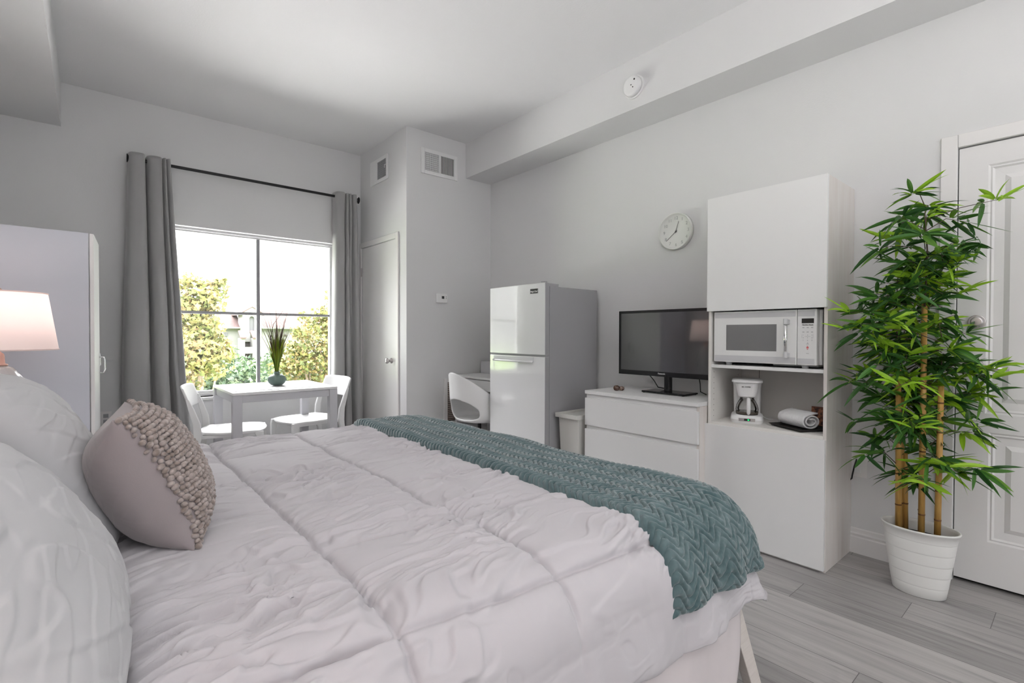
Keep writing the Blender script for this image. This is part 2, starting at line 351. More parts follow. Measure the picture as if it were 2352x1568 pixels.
# window
win = struct(thing('window_1', '', '', (1.2, WY+.12, z0))); del win['label']; del win['category']
f = MB(); fy0, fy1 = WY+.10, WY+.15
f.box(x0, x0+.035, fy0, fy1, z0, z1).box(x1-.035, x1, fy0, fy1, z0, z1).box(x0+.035, x1-.035, fy0, fy1, z0, z0+.045).box(x0+.035, x1-.035, fy0, fy1, z1-.03, z1)
f.box(x0, x1, fy0-.03, fy0-.0005, z1-.018, z1).box(x0, x1, fy0-.02, fy0-.0005, z0, z0+.02)
f.build('window_frame', M['winframe'], win, bevel=.002)
MB().box(1.200, 1.228, fy0+.005, fy1-.01, z0+.04, z1-.03).build('mullion', M['mullion'], win)
MB().box(x0+.03, x1-.03, fy0+.012, fy1-.014, 1.350, 1.374).build('mullion', M['mullion'], win)
MB().box(x0+.03, x1-.03, fy0+.024, fy0+.028, z0+.04, z1-.025).build('pane', M['glass'], win)
MB().box(x0-.03, x1+.03, WY-.035, WY+.10, z0-.025, z0).build('window_sill', M['stone'], win, bevel=.004)
# door 1 (entrance, right wall): moulded panel door
d1 = struct(thing('door_1', '', '', (WX, 0, 0))); del d1['label']; del d1['category']
fx_ = WX+.004
def panel_door(par, X, ya, yb, za, zb, rects, mat, depth=.04):
    """slab whose face looks to -X with moulded panels (rects y0,y1,z0,z1)"""
    ys_ = sorted({ya, yb, *[r[0] for r in rects], *[r[1] for r in rects]}); zs_ = sorted({za, zb, *[r[2] for r in rects], *[r[3] for r in rects]})
    m = MB()
    for i in range(len(ys_)-1):
        for j in range(len(zs_)-1):
            cy, cz = (ys_[i]+ys_[i+1])/2, (zs_[j]+zs_[j+1])/2
            if any(r[0] < cy < r[1] and r[2] < cz < r[3] for r in rects): continue
            m.box(X, X+depth, ys_[i], ys_[i+1], zs_[j], zs_[j+1])
    for (a, b3, c, d) in rects:
        prof = [(0, 0), (.008, .006), (.014, .003), (.022, .010), (.055, .012), (.075, .002)]
        rings = []
        for (ins, dep) in prof: rings.append([(X+dep, a+ins, c+ins), (X+dep, b3-ins, c+ins), (X+dep, b3-ins, d-ins), (X+dep, a+ins, d-ins)])
        o = len(m.v)
        for r_ in rings: m.v.extend(r_)
        for k in range(len(rings)-1):
            for q in range(4): m.f.append((o+4*k+q, o+4*k+(q+1) % 4, o+4*k+4+(q+1) % 4, o+4*k+4+q))
        e2 = o+4*(len(rings)-1); m.f.append((e2, e2+1, e2+2, e2+3))
    return m.build('door_panel', mat, par)
panel_door(d1, fx_, D0+.004, D1-.004, .021, DZ-.006, [(-.36, .325, .76, .80), ] and [(-.385, .322, .811, 1.956), (-.385, .308, .219, .726)], M['door'])
MB().box(WX+.05, WX+.12, D0, D1, .0, .02).build('threshold', M['dark'], d1)
MB().box(WX+.045, WX+.14, D0-.0, D1, .0, DZ).build('door_recess', M['dark'], d1)
cs = MB(); cw = .062
for (a, b3, c, d) in ((D1, D1+cw, 0, DZ+cw), (D0-cw, D0, 0, DZ+cw), (D0, D1, DZ, DZ+cw)):
    cs.box(WX-.012, WX, a, b3, c, d); 
cs.build('door_casing', M['trim'], d1, bevel=.004)
h = MB(); h.tube([(fx_, .352, 1.235), (fx_-.022, .352, 1.235)], .032, 24).tube([(fx_-.022, .352, 1.235), (fx_-.034, .352, 1.235)], [.03, .02], 24)
h.build('deadbolt', M['nickel'], d1, smooth=False, bevel=.003)
h = MB(); h.tube([(fx_, .362, 1.03), (fx_-.014, .362, 1.03)], .036, 24).tube([(fx_-.014, .362, 1.03), (fx_-.045, .362, 1.03), (fx_-.055, .35, 1.03), (fx_-.055, .24, 1.022)], [.014, .014, .013, .008], 14)
h.build('door_handle', M['nickel'], d1, smooth=True)
# door 2 (closet)
d2 = struct(thing('door_2', '', '', (NX, 4.6, 0))); del d2['label']; del d2['category']
MB().box(NX+.004, NX+.04, C0+.004, C1-.004, .012, CDZ-.004).build('door_panel', M['door'], d2)
MB().box(NX+.05, NX+.09, C0, C1, 0, CDZ).build('door_recess', M['dark'], d2)
cs = MB()
for (a, b3, c, d) in ((C0-.052, C0, 0, CDZ+.052), (C1, C1+.033, 0, CDZ+.052), (C0, C1, CDZ, CDZ+.052)): cs.box(NX-.014, NX, a, b3, c, d)
cs.build('door_casing', M['trim'], d2, bevel=.004)
kn = [(.026, 0), (.026, .006), (.012, .01), (.011, .028), (.02, .034), (.027, .045), (.026, .056), (.016, .062), (.001, .064)]
k_ = MB().lathe(kn, n=24).xf(Matrix.Translation((NX+.004, 4.335, .921)) @ Matrix.Rotation(R(-90), 4, 'Y')); k_.build('door_knob', M['nickel'], d2, smooth=True)
for hz in (1.82, .3): MB().tube([(NX-.006, C1-.001, hz-.045), (NX-.006, C1-.001, hz+.045)], .007, 10).build('hinge', M['nickel'], d2)

# ------------------------------------------------------------------ vents, thermostat, outlets, clock, detector
v1 = thing('air_vent', 'white two-way ceiling-height air vent with dark open slats on the grey nook wall', 'vent', (2.527, NY, 2.66))
a0, a1, b0, b1 = 2.327, 2.727, 2.66, 2.895
m = MB(); fr_ = .035
m.box(a0, a0+fr_, NY-.012, NY, b0, b1).box(a1-fr_, a1, NY-.012, NY, b0, b1).box(a0+fr_, a1-fr_, NY-.012, NY, b0, b0+fr_).box(a0+fr_, a1-fr_, NY-.012, NY, b1-fr_, b1)
m.build('vent_frame', M['plastic'], v1, bevel=.003)
MB().box(a0+.02, a1-.02, NY-.002, NY-.0005, b0+.02, b1-.02).build('backing', M['dark'], v1)
m = MB(); mid = (a0+a1)/2
m.box(mid-.008, mid+.008, NY-.011, NY-.003, b0+fr_, b1-fr_)
n = 13
for i in range(n):
    x = a0+fr_+(mid-.008-a0-fr_)*(i+.5)/n; m.box(x-.0022, x+.0022, NY-.011, NY-.003, b0+fr_, b1-fr_)
    x = mid+.008+(a1-fr_-mid-.008)*(i+.5)/n; m.hexa([(x-.006, NY-.010, b0+fr_), (x+.004, NY-.004, b0+fr_), (x+.006, NY-.003, b0+fr_), (x-.004, NY-.009, b0+fr_)]+[(x-.006, NY-.010, b1-fr_), (x+.004, NY-.004, b1-fr_), (x+.006, NY-.003, b1-fr_), (x-.004, NY-.009, b1-fr_)])
for i in range(9):
    z = b0+fr_+(b1-b0-2*fr_)*(i+.5)/9; m.box(a0+fr_, mid, NY-.005, NY-.003, z-.003, z+.003)
m.build('slats', M['plastic'], v1)
v2 = thing('air_vent', 'small white air register above the closet door', 'vent', (NX, 4.58, 2.66))
a0, a1, b0, b1 = 4.385, 4.77, 2.66, 2.90; X = NX
m = MB(); m.box(X-.012, X, a0, a0+fr_, b0, b1).box(X-.012, X, a1-.16, a1, b0, b1).box(X-.012, X, a0+fr_, a1-.16, b0, b0+fr_).box(X-.012, X, a0+fr_, a1-.16, b1-fr_, b1)
m.build('vent_frame', M['plastic'], v2, bevel=.003)
MB().box(X-.002, X-.0005, a0+.02, a1-.02, b0+.02, b1-.02).build('backing', M['dark'], v2)
m = MB()
for i in range(12): y = a0+fr_+(a1-.16-a0-fr_)*(i+.5)/12; m.box(X-.009, X-.004, y-.002, y+.002, b0+fr_, b1-fr_)
for i in range(9): z = b0+fr_+(b1-b0-2*fr_)*(i+.5)/9; m.box(X-.006, X-.003, a0+fr_, a1-.16, z-.003, z+.003)
m.build('slats', M['grey'], v2)
MB().tube([(X-.012, a0+.03, 2.80), (X-.022, a0+.045, 2.80), (X-.022, a0+.045, 2.77)], .003, 8).build('lever', M['plastic'], v2)
t1 = thing('thermostat', 'small white thermostat with a tiny dark display on the nook wall', 'thermostat', (2.546, NY, 1.47))
MB().box(2.487, 2.605, NY-.024, NY, 1.473, 1.561).build('housing', M['plastic'], t1, bevel=.005, seg=3)
MB().box(2.54, 2.567, NY-.0255, NY-.024, 1.51, 1.535).build('display', M['print'], t1)
for z in (1.515, 1.53): MB().box(2.585, 2.592, NY-.027, NY-.024, z-.004, z+.004).build('button', M['gprint'], t1)
g1 = thing('return_air_grille', 'louvered return air grille low on the nook wall beside the desk', 'vent', (2.8, NY, .3))
m = MB(); ga, gb, gc, gd = 2.575, 3.02, .30, .745
m.box(ga, ga+.04, NY-.012, NY, gc, gd).box(gb-.04, gb, NY-.012, NY, gc, gd).box(ga+.04, gb-.04, NY-.012, NY, gc, gc+.035).box(ga+.04, gb-.04, NY-.012, NY, gd-.035, gd).build('frame', M['trim'], g1, bevel=.003)
MB().box(ga+.01, gb-.01, NY-.002, NY-.0005, gc+.01, gd-.01).build('backing', M['dark'], g1)
m = MB()
for i in range(20):
    z = gc+.04+(gd-gc-.08)*(i+.5)/20
    m.hexa([(ga+.04, NY-.010, z-.006), (gb-.04, NY-.010, z-.006), (gb-.04, NY-.003, z+.002), (ga+.04, NY-.003, z+.002), (ga+.04, NY-.010, z-.003), (gb-.04, NY-.010, z-.003), (gb-.04, NY-.003, z+.006), (ga+.04, NY-.003, z+.006)])
m.build('louvers', M['grille'], g1)
o1 = thing('wall_outlet', 'white double outlet with clear cover plate low on the wall by the bamboo', 'outlet', (WX, .80, .40))
MB().box(WX-.004, WX, .772, .86, .41, .545).build('cover_plate', M['trim'], o1, bevel=.0015)
for z in (.49, .435): MB().box(WX-.007, WX-.004, .80, .835, z, z+.03).build('socket', M['plastic'], o1)
tag(MB().tube([(WX-.012, .818, .505), (WX-.03, .815, .50), (WX-.034, .822, .47), (WX-.03, .832, .42), (WX-.014, .838, .40), (WX-.02, .85, .385), (WX-.01, .87, .37)], .004, 8).build('power_cord', M['blackm'], smooth=True), 'dark power cord curling out behind the tall white cabinet', 'cord')
o2 = thing('wall_outlet', 'white wall outlet under the window wall left of the grey curtain', 'outlet', (.088, WY, .42))
MB().box(.052, .124, WY-.006, WY, .445, .56).build('cover_plate', M['trim'], o2, bevel=.002)
for z in (.51, .465): MB().box(.072, .104, WY-.008, WY-.006, z, z+.03).build('socket', M['gprint'], o2)
# clock
ck = thing('wall_clock', 'round white wall clock with grey numerals, hands near twenty to one', 'clock', (WX, 1.906, 1.768)); cy, cz, cr_ = 1.906, 1.896, .128
pr_ = [(.001, .012), (.112, .012), (.116, .022), (.122, .034), (cr_-.002, .034), (cr_, .028), (cr_, .0)]
def toX(m, x, y, z): return m.xf(Matrix(((0, 0, -1, x), (-1, 0, 0, y), (0, 1, 0, z), (0, 0, 0, 1))))
toX(MB().lathe(pr_[::-1], n=72), WX, cy, cz).build('clock_case', M['warmwhite'], ck, smooth=True)
for i in range(1, 13):
    a = R(90-30*i); text(str(i), .031, face_mx(WX-.0125, cy-.093*math.cos(a), cz+.093*math.sin(a)), M['num'], ck, 'numeral')
def hand(ang, ln, w):
    a = R(ang); d = Vector((0, -math.sin(a), math.cos(a))); s_ = Vector((0, d.z, -d.y)); p = Vector((WX-.016, cy, cz))
    q = [p-d*.012+s_*w, p-d*.012-s_*w, p+d*ln-s_*w*.6, p+d*ln+s_*w*.6]; return MB().hexa([tuple(v) for v in q]+[tuple(v+Vector((-.0015, 0, 0))) for v in q])
hand(18, .072, .0022).build('hour_hand', M['hand'], ck); hand(231, .095, .0018).build('minute_hand', M['hand'], ck)
toX(MB().lathe([(.006, 0), (.006, .006), (.001, .007)], n=16), WX-.012, cy, cz).build('hub', M['hand'], ck)
# smoke detector
sdx, sdy, sdz = 2.829, 2.045, 2.855
sdet = thing('smoke_detector', 'round white smoke detector on the beam above the clock', 'smoke detector', (sdx, sdy, 2.78))
toX(MB().lathe([(.078, 0), (.078, .008), (.070, .010)], n=48), sdx, sdy, sdz).build('mounting_plate', M['plastic'], sdet, smooth=False)
toX(MB().lathe([(.068, .010), (.068, .030), (.062, .040), (.05, .043), (.001, .044)], n=48), sdx, sdy, sdz).build('housing', M['plastic'], sdet, smooth=True)
for (dy, dz, r_) in ((-.030, .030, .006), (-.004, .0, .004), (-.018, -.018, .004)): MB().tube([(sdx-.040, sdy+dy, sdz+dz), (sdx-.0455, sdy+dy, sdz+dz)], r_, 12).build('vent_hole', M['print'], sdet)

# out of view: made-up bodies for the added uplight and overhead fill
th_ = thing('uplight_fill_stand', 'made-up white uplight stand added behind the viewpoint as ceiling fill', 'lamp', (.45, -.6, 0))
MB().lathe([(.14, 0), (.14, .015), (.02, .03), (.014, .05), (.014, 1.34), (.03, 1.36), (.27, 1.50), (.275, 1.51), (.26, 1.505), (.001, 1.38)], (.45, -.6, 0), 40).build('stand_and_bowl', M['plastic'], th_, smooth=True)
for (x, y, s_) in ((1.1, -1.2, .55),):
    cl = thing('overhead_fill_panel', 'made-up flat white panel added behind the viewpoint for the overhead fill', 'ceiling light', (x, y, 2.95))
    MB().box(x-s_-.03, x+s_+.03, y-s_-.03, y+s_+.03, 2.945, CZ).build('housing', M['plastic'], cl, bevel=.004)

# ------------------------------------------------------------------ tall cabinet, dresser, fridge
CX = 2.725; CY0, CY1, CH = .843, 1.455, 1.956
cab = thing('tall_cabinet', 'tall white open-niche cabinet holding the microwave beside the bamboo', 'cabinet', (2.93, 1.15, 0))
m = MB(); t = .016; bx0 = CX+.019
m.box(bx0, WX-.002, CY0, CY0+t, .0, CH).build('side_panel', M['cab_side'], cab, bevel=.0012)
MB().box(bx0, WX-.002, CY1-t, CY1, .0, CH).build('side_panel', M['niche'], cab, bevel=.0012)
m = MB().box(bx0, WX-.002, CY0+t, CY1-t, CH-t, CH).box(bx0, WX-.002, CY0+t, CY1-t, 0, .05).box(WX-.012, WX-.002, CY0+t, CY1-t, .05, CH-t)
m.build('carcass', M['niche'], cab)
MB().box(bx0, WX-.012, CY0+t, CY1-t, .655, .674).build('shelf', M['niche'], cab, bevel=.001)
MB().box(bx0+.004, WX-.012, CY0+t, CY1-t, .983, 1.001).build('shelf', M['white'], cab, bevel=.001)
MB().box(bx0, WX-.012, CY0+t, CY1-t, 1.312, 1.328).build('shelf', M['white'], cab)
MB().box(CX, bx0-.001, CY0, CY1+.002, 1.308, CH).build('door', M['white'], cab, bevel=.0015)
MB().box(CX, bx0-.001, CY0+.002, CY1+.008, .012, .657).build('door', M['white'], cab, bevel=.0015)
for x in (bx0+.035, WX-.06):
    for i in range(9): MB().tube([(x, CY1-t-.0006, .70+.032*i), (x, CY1-t+.002, .70+.032*i)], .0022, 8).build('peg_hole', M['dark'], cab)
MB().tube([(WX-.0125, 1.33, .655), (WX-.0125, 1.33, 1.0)], .0012, 6).build('back_seam', M['dark'], cab)

dr = thing('dresser', 'low white dresser with cut-out drawer grips under the television', 'dresser', (2.88, 1.89, 0))
DX, DY0, DY1, DH = 2.645, 1.463, 2.315, .782
MB().box(DX, WX-.018, DY0, DY1, DH-.024, DH).build('top', M['white'], dr, bevel=.0015)
fx0 = DX+.019
for (a, b3) in ((DY0, DY0+.018), (DY1-.018, DY1)): MB().box(fx0+.001, WX-.02, a, b3, 0, DH-.0245).build('side_panel', M['cab_side'] if a == DY0 else M['white'], dr, bevel=.001)
MB().box(WX-.03, WX-.02, DY0+.018, DY1-.018, .02, DH-.025).box(fx0+.02, WX-.03, DY0+.018, DY1-.018, .02, .04).build('carcass', M['white'], dr)
for (za, zb) in ((.540, .730), (.296, .514), (.04, .270)):
    d_ = MB().box(DX, DX+.018, DY0+.001, DY1-.001, za, zb).build('drawer', M['white'], dr, bevel=.0015)
    MB().box(DX+.0185, DX+.30, DY0+.0185, DY1-.0185, za+.02, zb+.026).build('drawer_box', M['white'], d_)

fr = thing('refrigerator', 'white two-door top-freezer refrigerator with grey sides', 'refrigerator', (2.81, 2.92, 0))
FX, FY0, FY1, FH = 2.515, 2.592, 3.245, 1.528
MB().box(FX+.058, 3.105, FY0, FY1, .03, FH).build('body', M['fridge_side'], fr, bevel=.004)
def curved_door(z0_, z1_, name):
    n = 14; m = MB(); poly = [(FX+.052, FY0+.001)]
    for i in range(n+1):
        u = i/n; y = FY0+.001+(FY1-FY0-.002)*u; poly.append((FX+.008*(2*u-1)**2, y))
    poly.append((FX+.052, FY1-.001)); return m.prism(poly, 2, z0_, z1_).build(name, M['white_gloss'], fr, bevel=.004, seg=3)
dd = curved_door(1.022, 1.552, 'freezer_door'); d3 = curved_door(.06, 1.008, 'refrigerator_door')
MB().box(FX+.010, FX+.05, FY0, FY0+.0015, 1.024, 1.55).build('door_edge', M['fridge_side'], dd)
MB().box(FX+.010, FX+.05, FY0, FY0+.0015, .062, 1.006).build('door_edge', M['fridge_side'], d3)
MB().box(FX+.051, FX+.058, FY0+.006, FY1-.006, .07, 1.53).build('gasket', M['grey'], fr)
MB().box(FX+.02, FX+.05, FY0+.002, FY1-.002, 1.009, 1.021).build('door_gap', M['gprint'], fr)
m = MB().tube([(FX-.006, 2.71, .968), (FX-.014, 2.75, .968), (FX-.014, 3.14, .968), (FX-.006, 3.18, .968)], .009, 12); m.build('grip', M['white_gloss'], d3, smooth=True)
MB().box(FX-.0015, FX+.004, 2.71, 3.18, .97, 1.002).build('grip_recess', M['silver'], d3)
MB().box(FX+.03, FX+.16, FY0+.01, FY0+.07, FH, FH+.022).box(FX+.01, FX+.04, FY0+.008, FY0+.05, 1.552, 1.562).build('hinge_cover', M['fridge_side'], fr, bevel=.003)
bd = MB().box(FX-.0005, FX+.006, 2.66, 2.745, 1.477, 1.513).build('badge', M['chrome'], dd)
MB().box(FX-.001, FX, 2.663, 2.742, 1.479, 1.511).build('badge_plate', M['print'], dd)
text('Magic Chef', .0165, face_mx(FX-.0012, 2.7025, 1.492), M['plastic'], dd, 'lettering', bold=True)
for (x, y) in ((FX+.09, FY0+.05), (FX+.09, FY1-.05), (3.06, FY0+.05), (3.06, FY1-.05)): MB().tube([(x, y, 0), (x, y, .032)], .018, 12).build('foot', M['blackm'], fr)

# storage bin between fridge and dresser
bn = thing('storage_bin', 'tall off-white plastic bin with rimmed top between refrigerator and dresser', 'bin', (2.88, 2.45, 0))
X0, X1, Y0, Y1, BZ = 2.60, 3.10, 2.345, 2.56, .60
def taper(m, x0_, x1_, y0_, y1_, za, zb, d): return m.hexa([(x0_+d, y0_+d, za), (x1_-d, y0_+d, za), (x1_-d, y1_-d, za), (x0_+d, y1_-d, za), (x0_, y0_, zb), (x1_, y0_, zb), (x1_, y1_, zb), (x0_, y1_, zb)])
taper(MB(), X0+.025, X1-.025, Y0+.01, Y1-.01, 0, BZ-.028, .02).build('bin_body', M['bin'], bn, bevel=.006)
m = MB().box(X0, X1, Y0, Y0+.014, BZ-.03, BZ).box(X0, X1, Y1-.014, Y1, BZ-.03, BZ).box(X0, X0+.014, Y0+.014, Y1-.014, BZ-.03, BZ).box(X1-.014, X1, Y0+.014, Y1-.014, BZ-.03, BZ).box(X0+.014, X1-.014, Y0+.014, Y1-.014, BZ-.026, BZ-.018)
m.build('lid', M['bin'], bn)

# television
tv = thing('television', 'black flat screen television on a pedestal stand on the dresser', 'television', (2.93, 1.845, DH))
TX, TY0, TY1, TZ0, TZ1 = 2.90, 1.478, 2.216, .893, 1.340
MB().box(TX+.001, TX+.035, TY0, TY1, TZ0, TZ1).build('casing', M['black'], tv, bevel=.004, seg=3)
m = MB(); bz = .018
m.box(TX-.002, TX+.001, TY0, TY1, TZ1-bz, TZ1).box(TX-.002, TX+.001, TY0, TY1, TZ0, TZ0+.032).box(TX-.002, TX+.001, TY0, TY0+bz, TZ0+.032, TZ1-bz).box(TX-.002, TX+.001, TY1-bz, TY1, TZ0+.032, TZ1-bz)
m.build('bezel', M['black'], tv, bevel=.001)
MB().box(TX-.0005, TX+.001, TY0+bz, TY1-bz, TZ0+.032, TZ1-bz).build('screen', M['screen'], tv)
text('Panasonic', .014, face_mx(TX-.0022, 1.865, TZ0+.019), M['silver'], tv, bold=True)
MB().tube([(TX+.02, 1.828, DH+.012), (TX+.02, 1.828, TZ0+.01)], .026, 24).build('pedestal', M['black'], tv, smooth=False)
MB().box(2.845, 3.01, 1.665, 1.985, DH+.003, DH+.014).build('stand_base', M['black'], tv, bevel=.003)
for (x, y) in ((2.855, 1.68), (2.855, 1.97), (3.0, 1.68), (3.0, 1.97)): MB().tube([(x, y, DH+.0002), (x, y, DH+.004)], .008, 10).build('stand_foot', M['blackm'], tv)
MB().tube([(TX+.037, 2.0, .91), (TX+.04, 1.95, .86), (TX+.05, 1.925, .815), (TX+.12, 1.90, .80)], .0035, 8).build('cable', M['blackm'], tv)
MB().tube([(TX+.037, 1.62, .91), (TX+.05, 1.618, .86), (TX+.055, 1.618, .81), (TX+.13, 1.62, DH+.004)], .0035, 8).build('cable', M['blackm'], tv)
# ornament
orn = MB().lathe([(.010, 0), (.020, .006), (.024, .018), (.020, .030), (.010, .036)], n=7)
a = np.array(orn.v); orn.xf(Matrix.Translation((2.80, 2.16, DH)))
on = thing('stone_ornament', 'small faceted brown stone ornament on the dresser left of the television', 'ornament', (2.80, 2.16, DH))
orn.build('stone', M['tin'], on); MB().lathe([(.009, 0), (.017, .005), (.020, .015), (.016, .026), (.008, .030)], n=7).xf(Matrix.Translation((2.825, 2.135, DH))).build('stone', M['tin'], on)

# ------------------------------------------------------------------ microwave
mw = thing('microwave', 'white microwave with chrome bar handle in the upper niche of the cabinet', 'microwave', (2.93, 1.16, 1.001))
MX, MY0, MY1, MZ0, MZ1 = 2.752, .893, 1.427, 1.019, 1.303
MB().box(MX+.04, 3.09, MY0-.012, MY1, MZ0, MZ1).build('body', M['plastic'], mw, bevel=.008, seg=3)
MB().box(MX, MX+.039, .985, MY1, MZ0, MZ1).build('door', M['plastic'], mw, bevel=.004, seg=3)
pn = MB().box(MX, MX+.039, MY0, .983, MZ0, MZ1).build('control_panel', M['plastic'], mw, bevel=.004, seg=3)
for q in ((.99, MY1-.006, MZ1-.036, MZ1-.008), (.99, MY1-.006, MZ0+.006, MZ0+.038), (MY0+.010, .980, MZ1-.036, MZ1-.008), (MY0+.010, .980, MZ0+.006, MZ0+.034)): MB().box(MX-.001, MX+.001, *q).build('trim_strip', M['silver'], mw)
MB().box(MX-.0012, MX+.001, 1.083, 1.353, 1.086, 1.229).build('viewing_window', M['screen'], mw)
M['screen2'] = new_mat('mesh_window', (.20, .20, .205), .12, spec=.6)
bpy.data.objects[[o.name for o in mw.children if o.name.startswith('viewing')][0]].data.materials[0] = M['screen2']
hd = MB().tube([(MX-.034, 1.026, 1.075), (MX-.034, 1.026, 1.232)], .0085, 16).build('handle', M['chrome'], mw, smooth=True)
for z in (1.054, 1.226): MB().tube([(MX-.034, 1.026, z), (MX-.034, 1.026, z+.03)], .0105, 16).box(MX-.034, MX, 1.017, 1.035, z+.002, z+.026).build('handle_post', M['silver'], hd, bevel=.002)
MB().box(MX-.001, MX+.001, .906, .962, 1.232, 1.256).build('display', M['dark'], pn)
text('Hamilton Beach', .0078, face_mx(MX-.0008, .934, 1.2235), M['print'], pn, bold=True)
for z in (1.212, 1.190):
    for y in (.954, .934, .914): MB().box(MX-.0008, MX, y-.0045, y+.0045, z-.004, z-.001).build('key_print', M['gprint'], pn)
for q in ((.922, .946, 1.1645, 1.1655), (.9600, .9604, 1.156, 1.176), (.9080, .9084, 1.156, 1.176), (.928, .940, 1.126, 1.128), (.928, .940, 1.078, 1.080)): MB().box(MX-.0008, MX, *q).build('key_print', M['gprint'], pn)
for i, ch in enumerate('1234567890'):
    r_, c_ = (i//3, i % 3) if i < 9 else (3, 1)
    text(ch, .0072, face_mx(MX-.0008, .954-.02*c_, 1.172-.0135*r_), M['gprint'], pn, 'digit')
MB().box(MX-.0008, MX, .929, .939, 1.105, 1.112).box(MX-.0008, MX, .931, .937, 1.099, 1.102).box(MX-.0008, MX, .931, .937, 1.114, 1.117).build('stop_key', M['red'], pn)
for (x, y) in ((MX+.05, 1.36), (3.05, 1.36), (MX+.05, .96), (3.05, .96)): MB().tube([(x, y, 1.0012), (x, y, 1.0185)], [.014, .02], 14).build('foot', M['silver'], mw)
MB().box(MX+.05, 3.06, .90, 1.12, 1.008, 1.0195).build('bottom_pan', M['grey'], mw, bevel=.004)

# ------------------------------------------------------------------ coffee maker
SZ = .674
cf = thing('coffee_maker', 'white drip coffee maker with glass carafe in the lower niche of the cabinet', 'coffee maker', (2.885, 1.293, SZ))
cx_, cy_ = 2.885, 1.293
def rrect(hx, hy, r_, n=6):
    p = []
    for (sx, sy, a0_) in ((1, 1, 0), (-1, 1, 90), (-1, -1, 180), (1, -1, 270)):
        for i in range(n+1): a = R(a0_+90*i/n); p.append((sx*(hx-r_)+r_*math.cos(a), sy*(hy-r_)+r_*math.sin(a)))
    return p
def loft(levels, c):
    m = MB(); n = len(levels[0][1]); o = 0
    for (z, poly, dx) in levels: m.v.extend([(c[0]+dx+p[0], c[1]+p[1], z) for p in poly])
    for i in range(len(levels)-1):
        for k in range(n): m.f.append((i*n+k, i*n+(k+1) % n, (i+1)*n+(k+1) % n, (i+1)*n+k))
    m.f.append(tuple(range(n))[::-1]); m.f.append(tuple((len(levels)-1)*n+k for k in range(n))); return m
bs = loft([(SZ, rrect(.088, .080, .03), 0), (SZ+.022, rrect(.098, .086, .035), 0), (SZ+.038, rrect(.094, .082, .035), 0), (SZ+.046, rrect(.085, .070, .03), 0)], (cx_, cy_))
bs.build('base', M['plastic'], cf, smooth=False, bevel=.003)
loft([(SZ+.04, rrect(.030, .070, .02), .062), (SZ+.2, rrect(.030, .074, .02), .062), (SZ+.232, rrect(.030, .078, .02), .062)], (cx_, cy_)).build('water_tank', M['plastic'], cf, bevel=.003)
loft([(SZ+.148, rrect(.062, .046, .03), -.012), (SZ+.19, rrect(.07, .056, .035), -.008), (SZ+.228, rrect(.078, .064, .04), -.004)], (cx_, cy_)).build('filter_basket', M['plastic'], cf, smooth=False, bevel=.003)
loft([(SZ+.229, rrect(.094, .080, .04), 0), (SZ+.240, rrect(.094, .080, .04), 0), (SZ+.246, rrect(.086, .07, .04), 0)], (cx_, cy_)).build('lid', M['plastic'], cf, bevel=.003)
text('MR. COFFEE', .0085, face_mx(cx_-.0815, cy_+.005, SZ+.205), M['print'], cf, bold=True)
cp_ = [(.050, .0), (.058, .01), (.061, .025), (.056, .05), (.045, .072), (.036, .086), (.037, .094)]
carx = cx_-.026
car = MB().lathe(cp_, (carx, cy_, SZ+.049), 32); car.f = car.f[:-1]
cg = car.build('carafe', M['cglass'], cf, smooth=True)
MB().lathe([(.001, 0), (.0585, .0), (.060, .012), (.001, .0125)], (carx, cy_, SZ+.0505), 32).build('coffee', M['dark'], cg).data.materials[0] = new_mat('dregs', (.10, .085, .07), .1)
MB().lathe([(.038, 0), (.040, .004), (.040, .010), (.001, .012)], (carx, cy_, SZ+.1425), 32).build('carafe_lid', M['plastic'], cg)
MB().tube([(carx-.036, cy_-.005, SZ+.140), (carx-.066, cy_-.008, SZ+.136), (carx-.080, cy_-.009, SZ+.118), (carx-.083, cy_-.009, SZ+.09), (carx-.076, cy_-.008, SZ+.062), (carx-.07, cy_-.007, SZ+.056)], [.007, .010, .0105, .010, .0095, .007], 12).build('handle', M['plastic'], cg, smooth=True)
MB().lathe([(.057, 0), (.057, .003), (.001, .0035)], (carx, cy_, SZ+.0458), 32).build('hot_plate', M['blackm'], cf)
sw = MB().box(cx_-.0985, cx_-.095, cy_-.042, cy_+.042, SZ+.014, SZ+.032).build('switch_plate', M['nickel'], cf, bevel=.0015)
MB().box(cx_-.1, cx_-.0984, cy_-.018, cy_+.014, SZ+.017, SZ+.029).build('switch', M['print'], sw, bevel=.001)
MB().box(cx_-.1008, cx_-.0998, cy_-.012, cy_-.004, SZ+.019, SZ+.027).build('indicator', M['green_led'], sw)
cf.rotation_euler = (0, 0, R(24))
tag(MB().tube([(2.972, 1.25, SZ+.03), (3.03, 1.235, SZ+.004), (3.05, 1.19, SZ+.003), (2.97, 1.155, SZ+.003), (2.955, 1.14, SZ+.003)], .003, 8).build('appliance_cord', M['plastic'], smooth=True), 'thin white cord trailing across the niche shelf behind the coffee maker', 'cord')
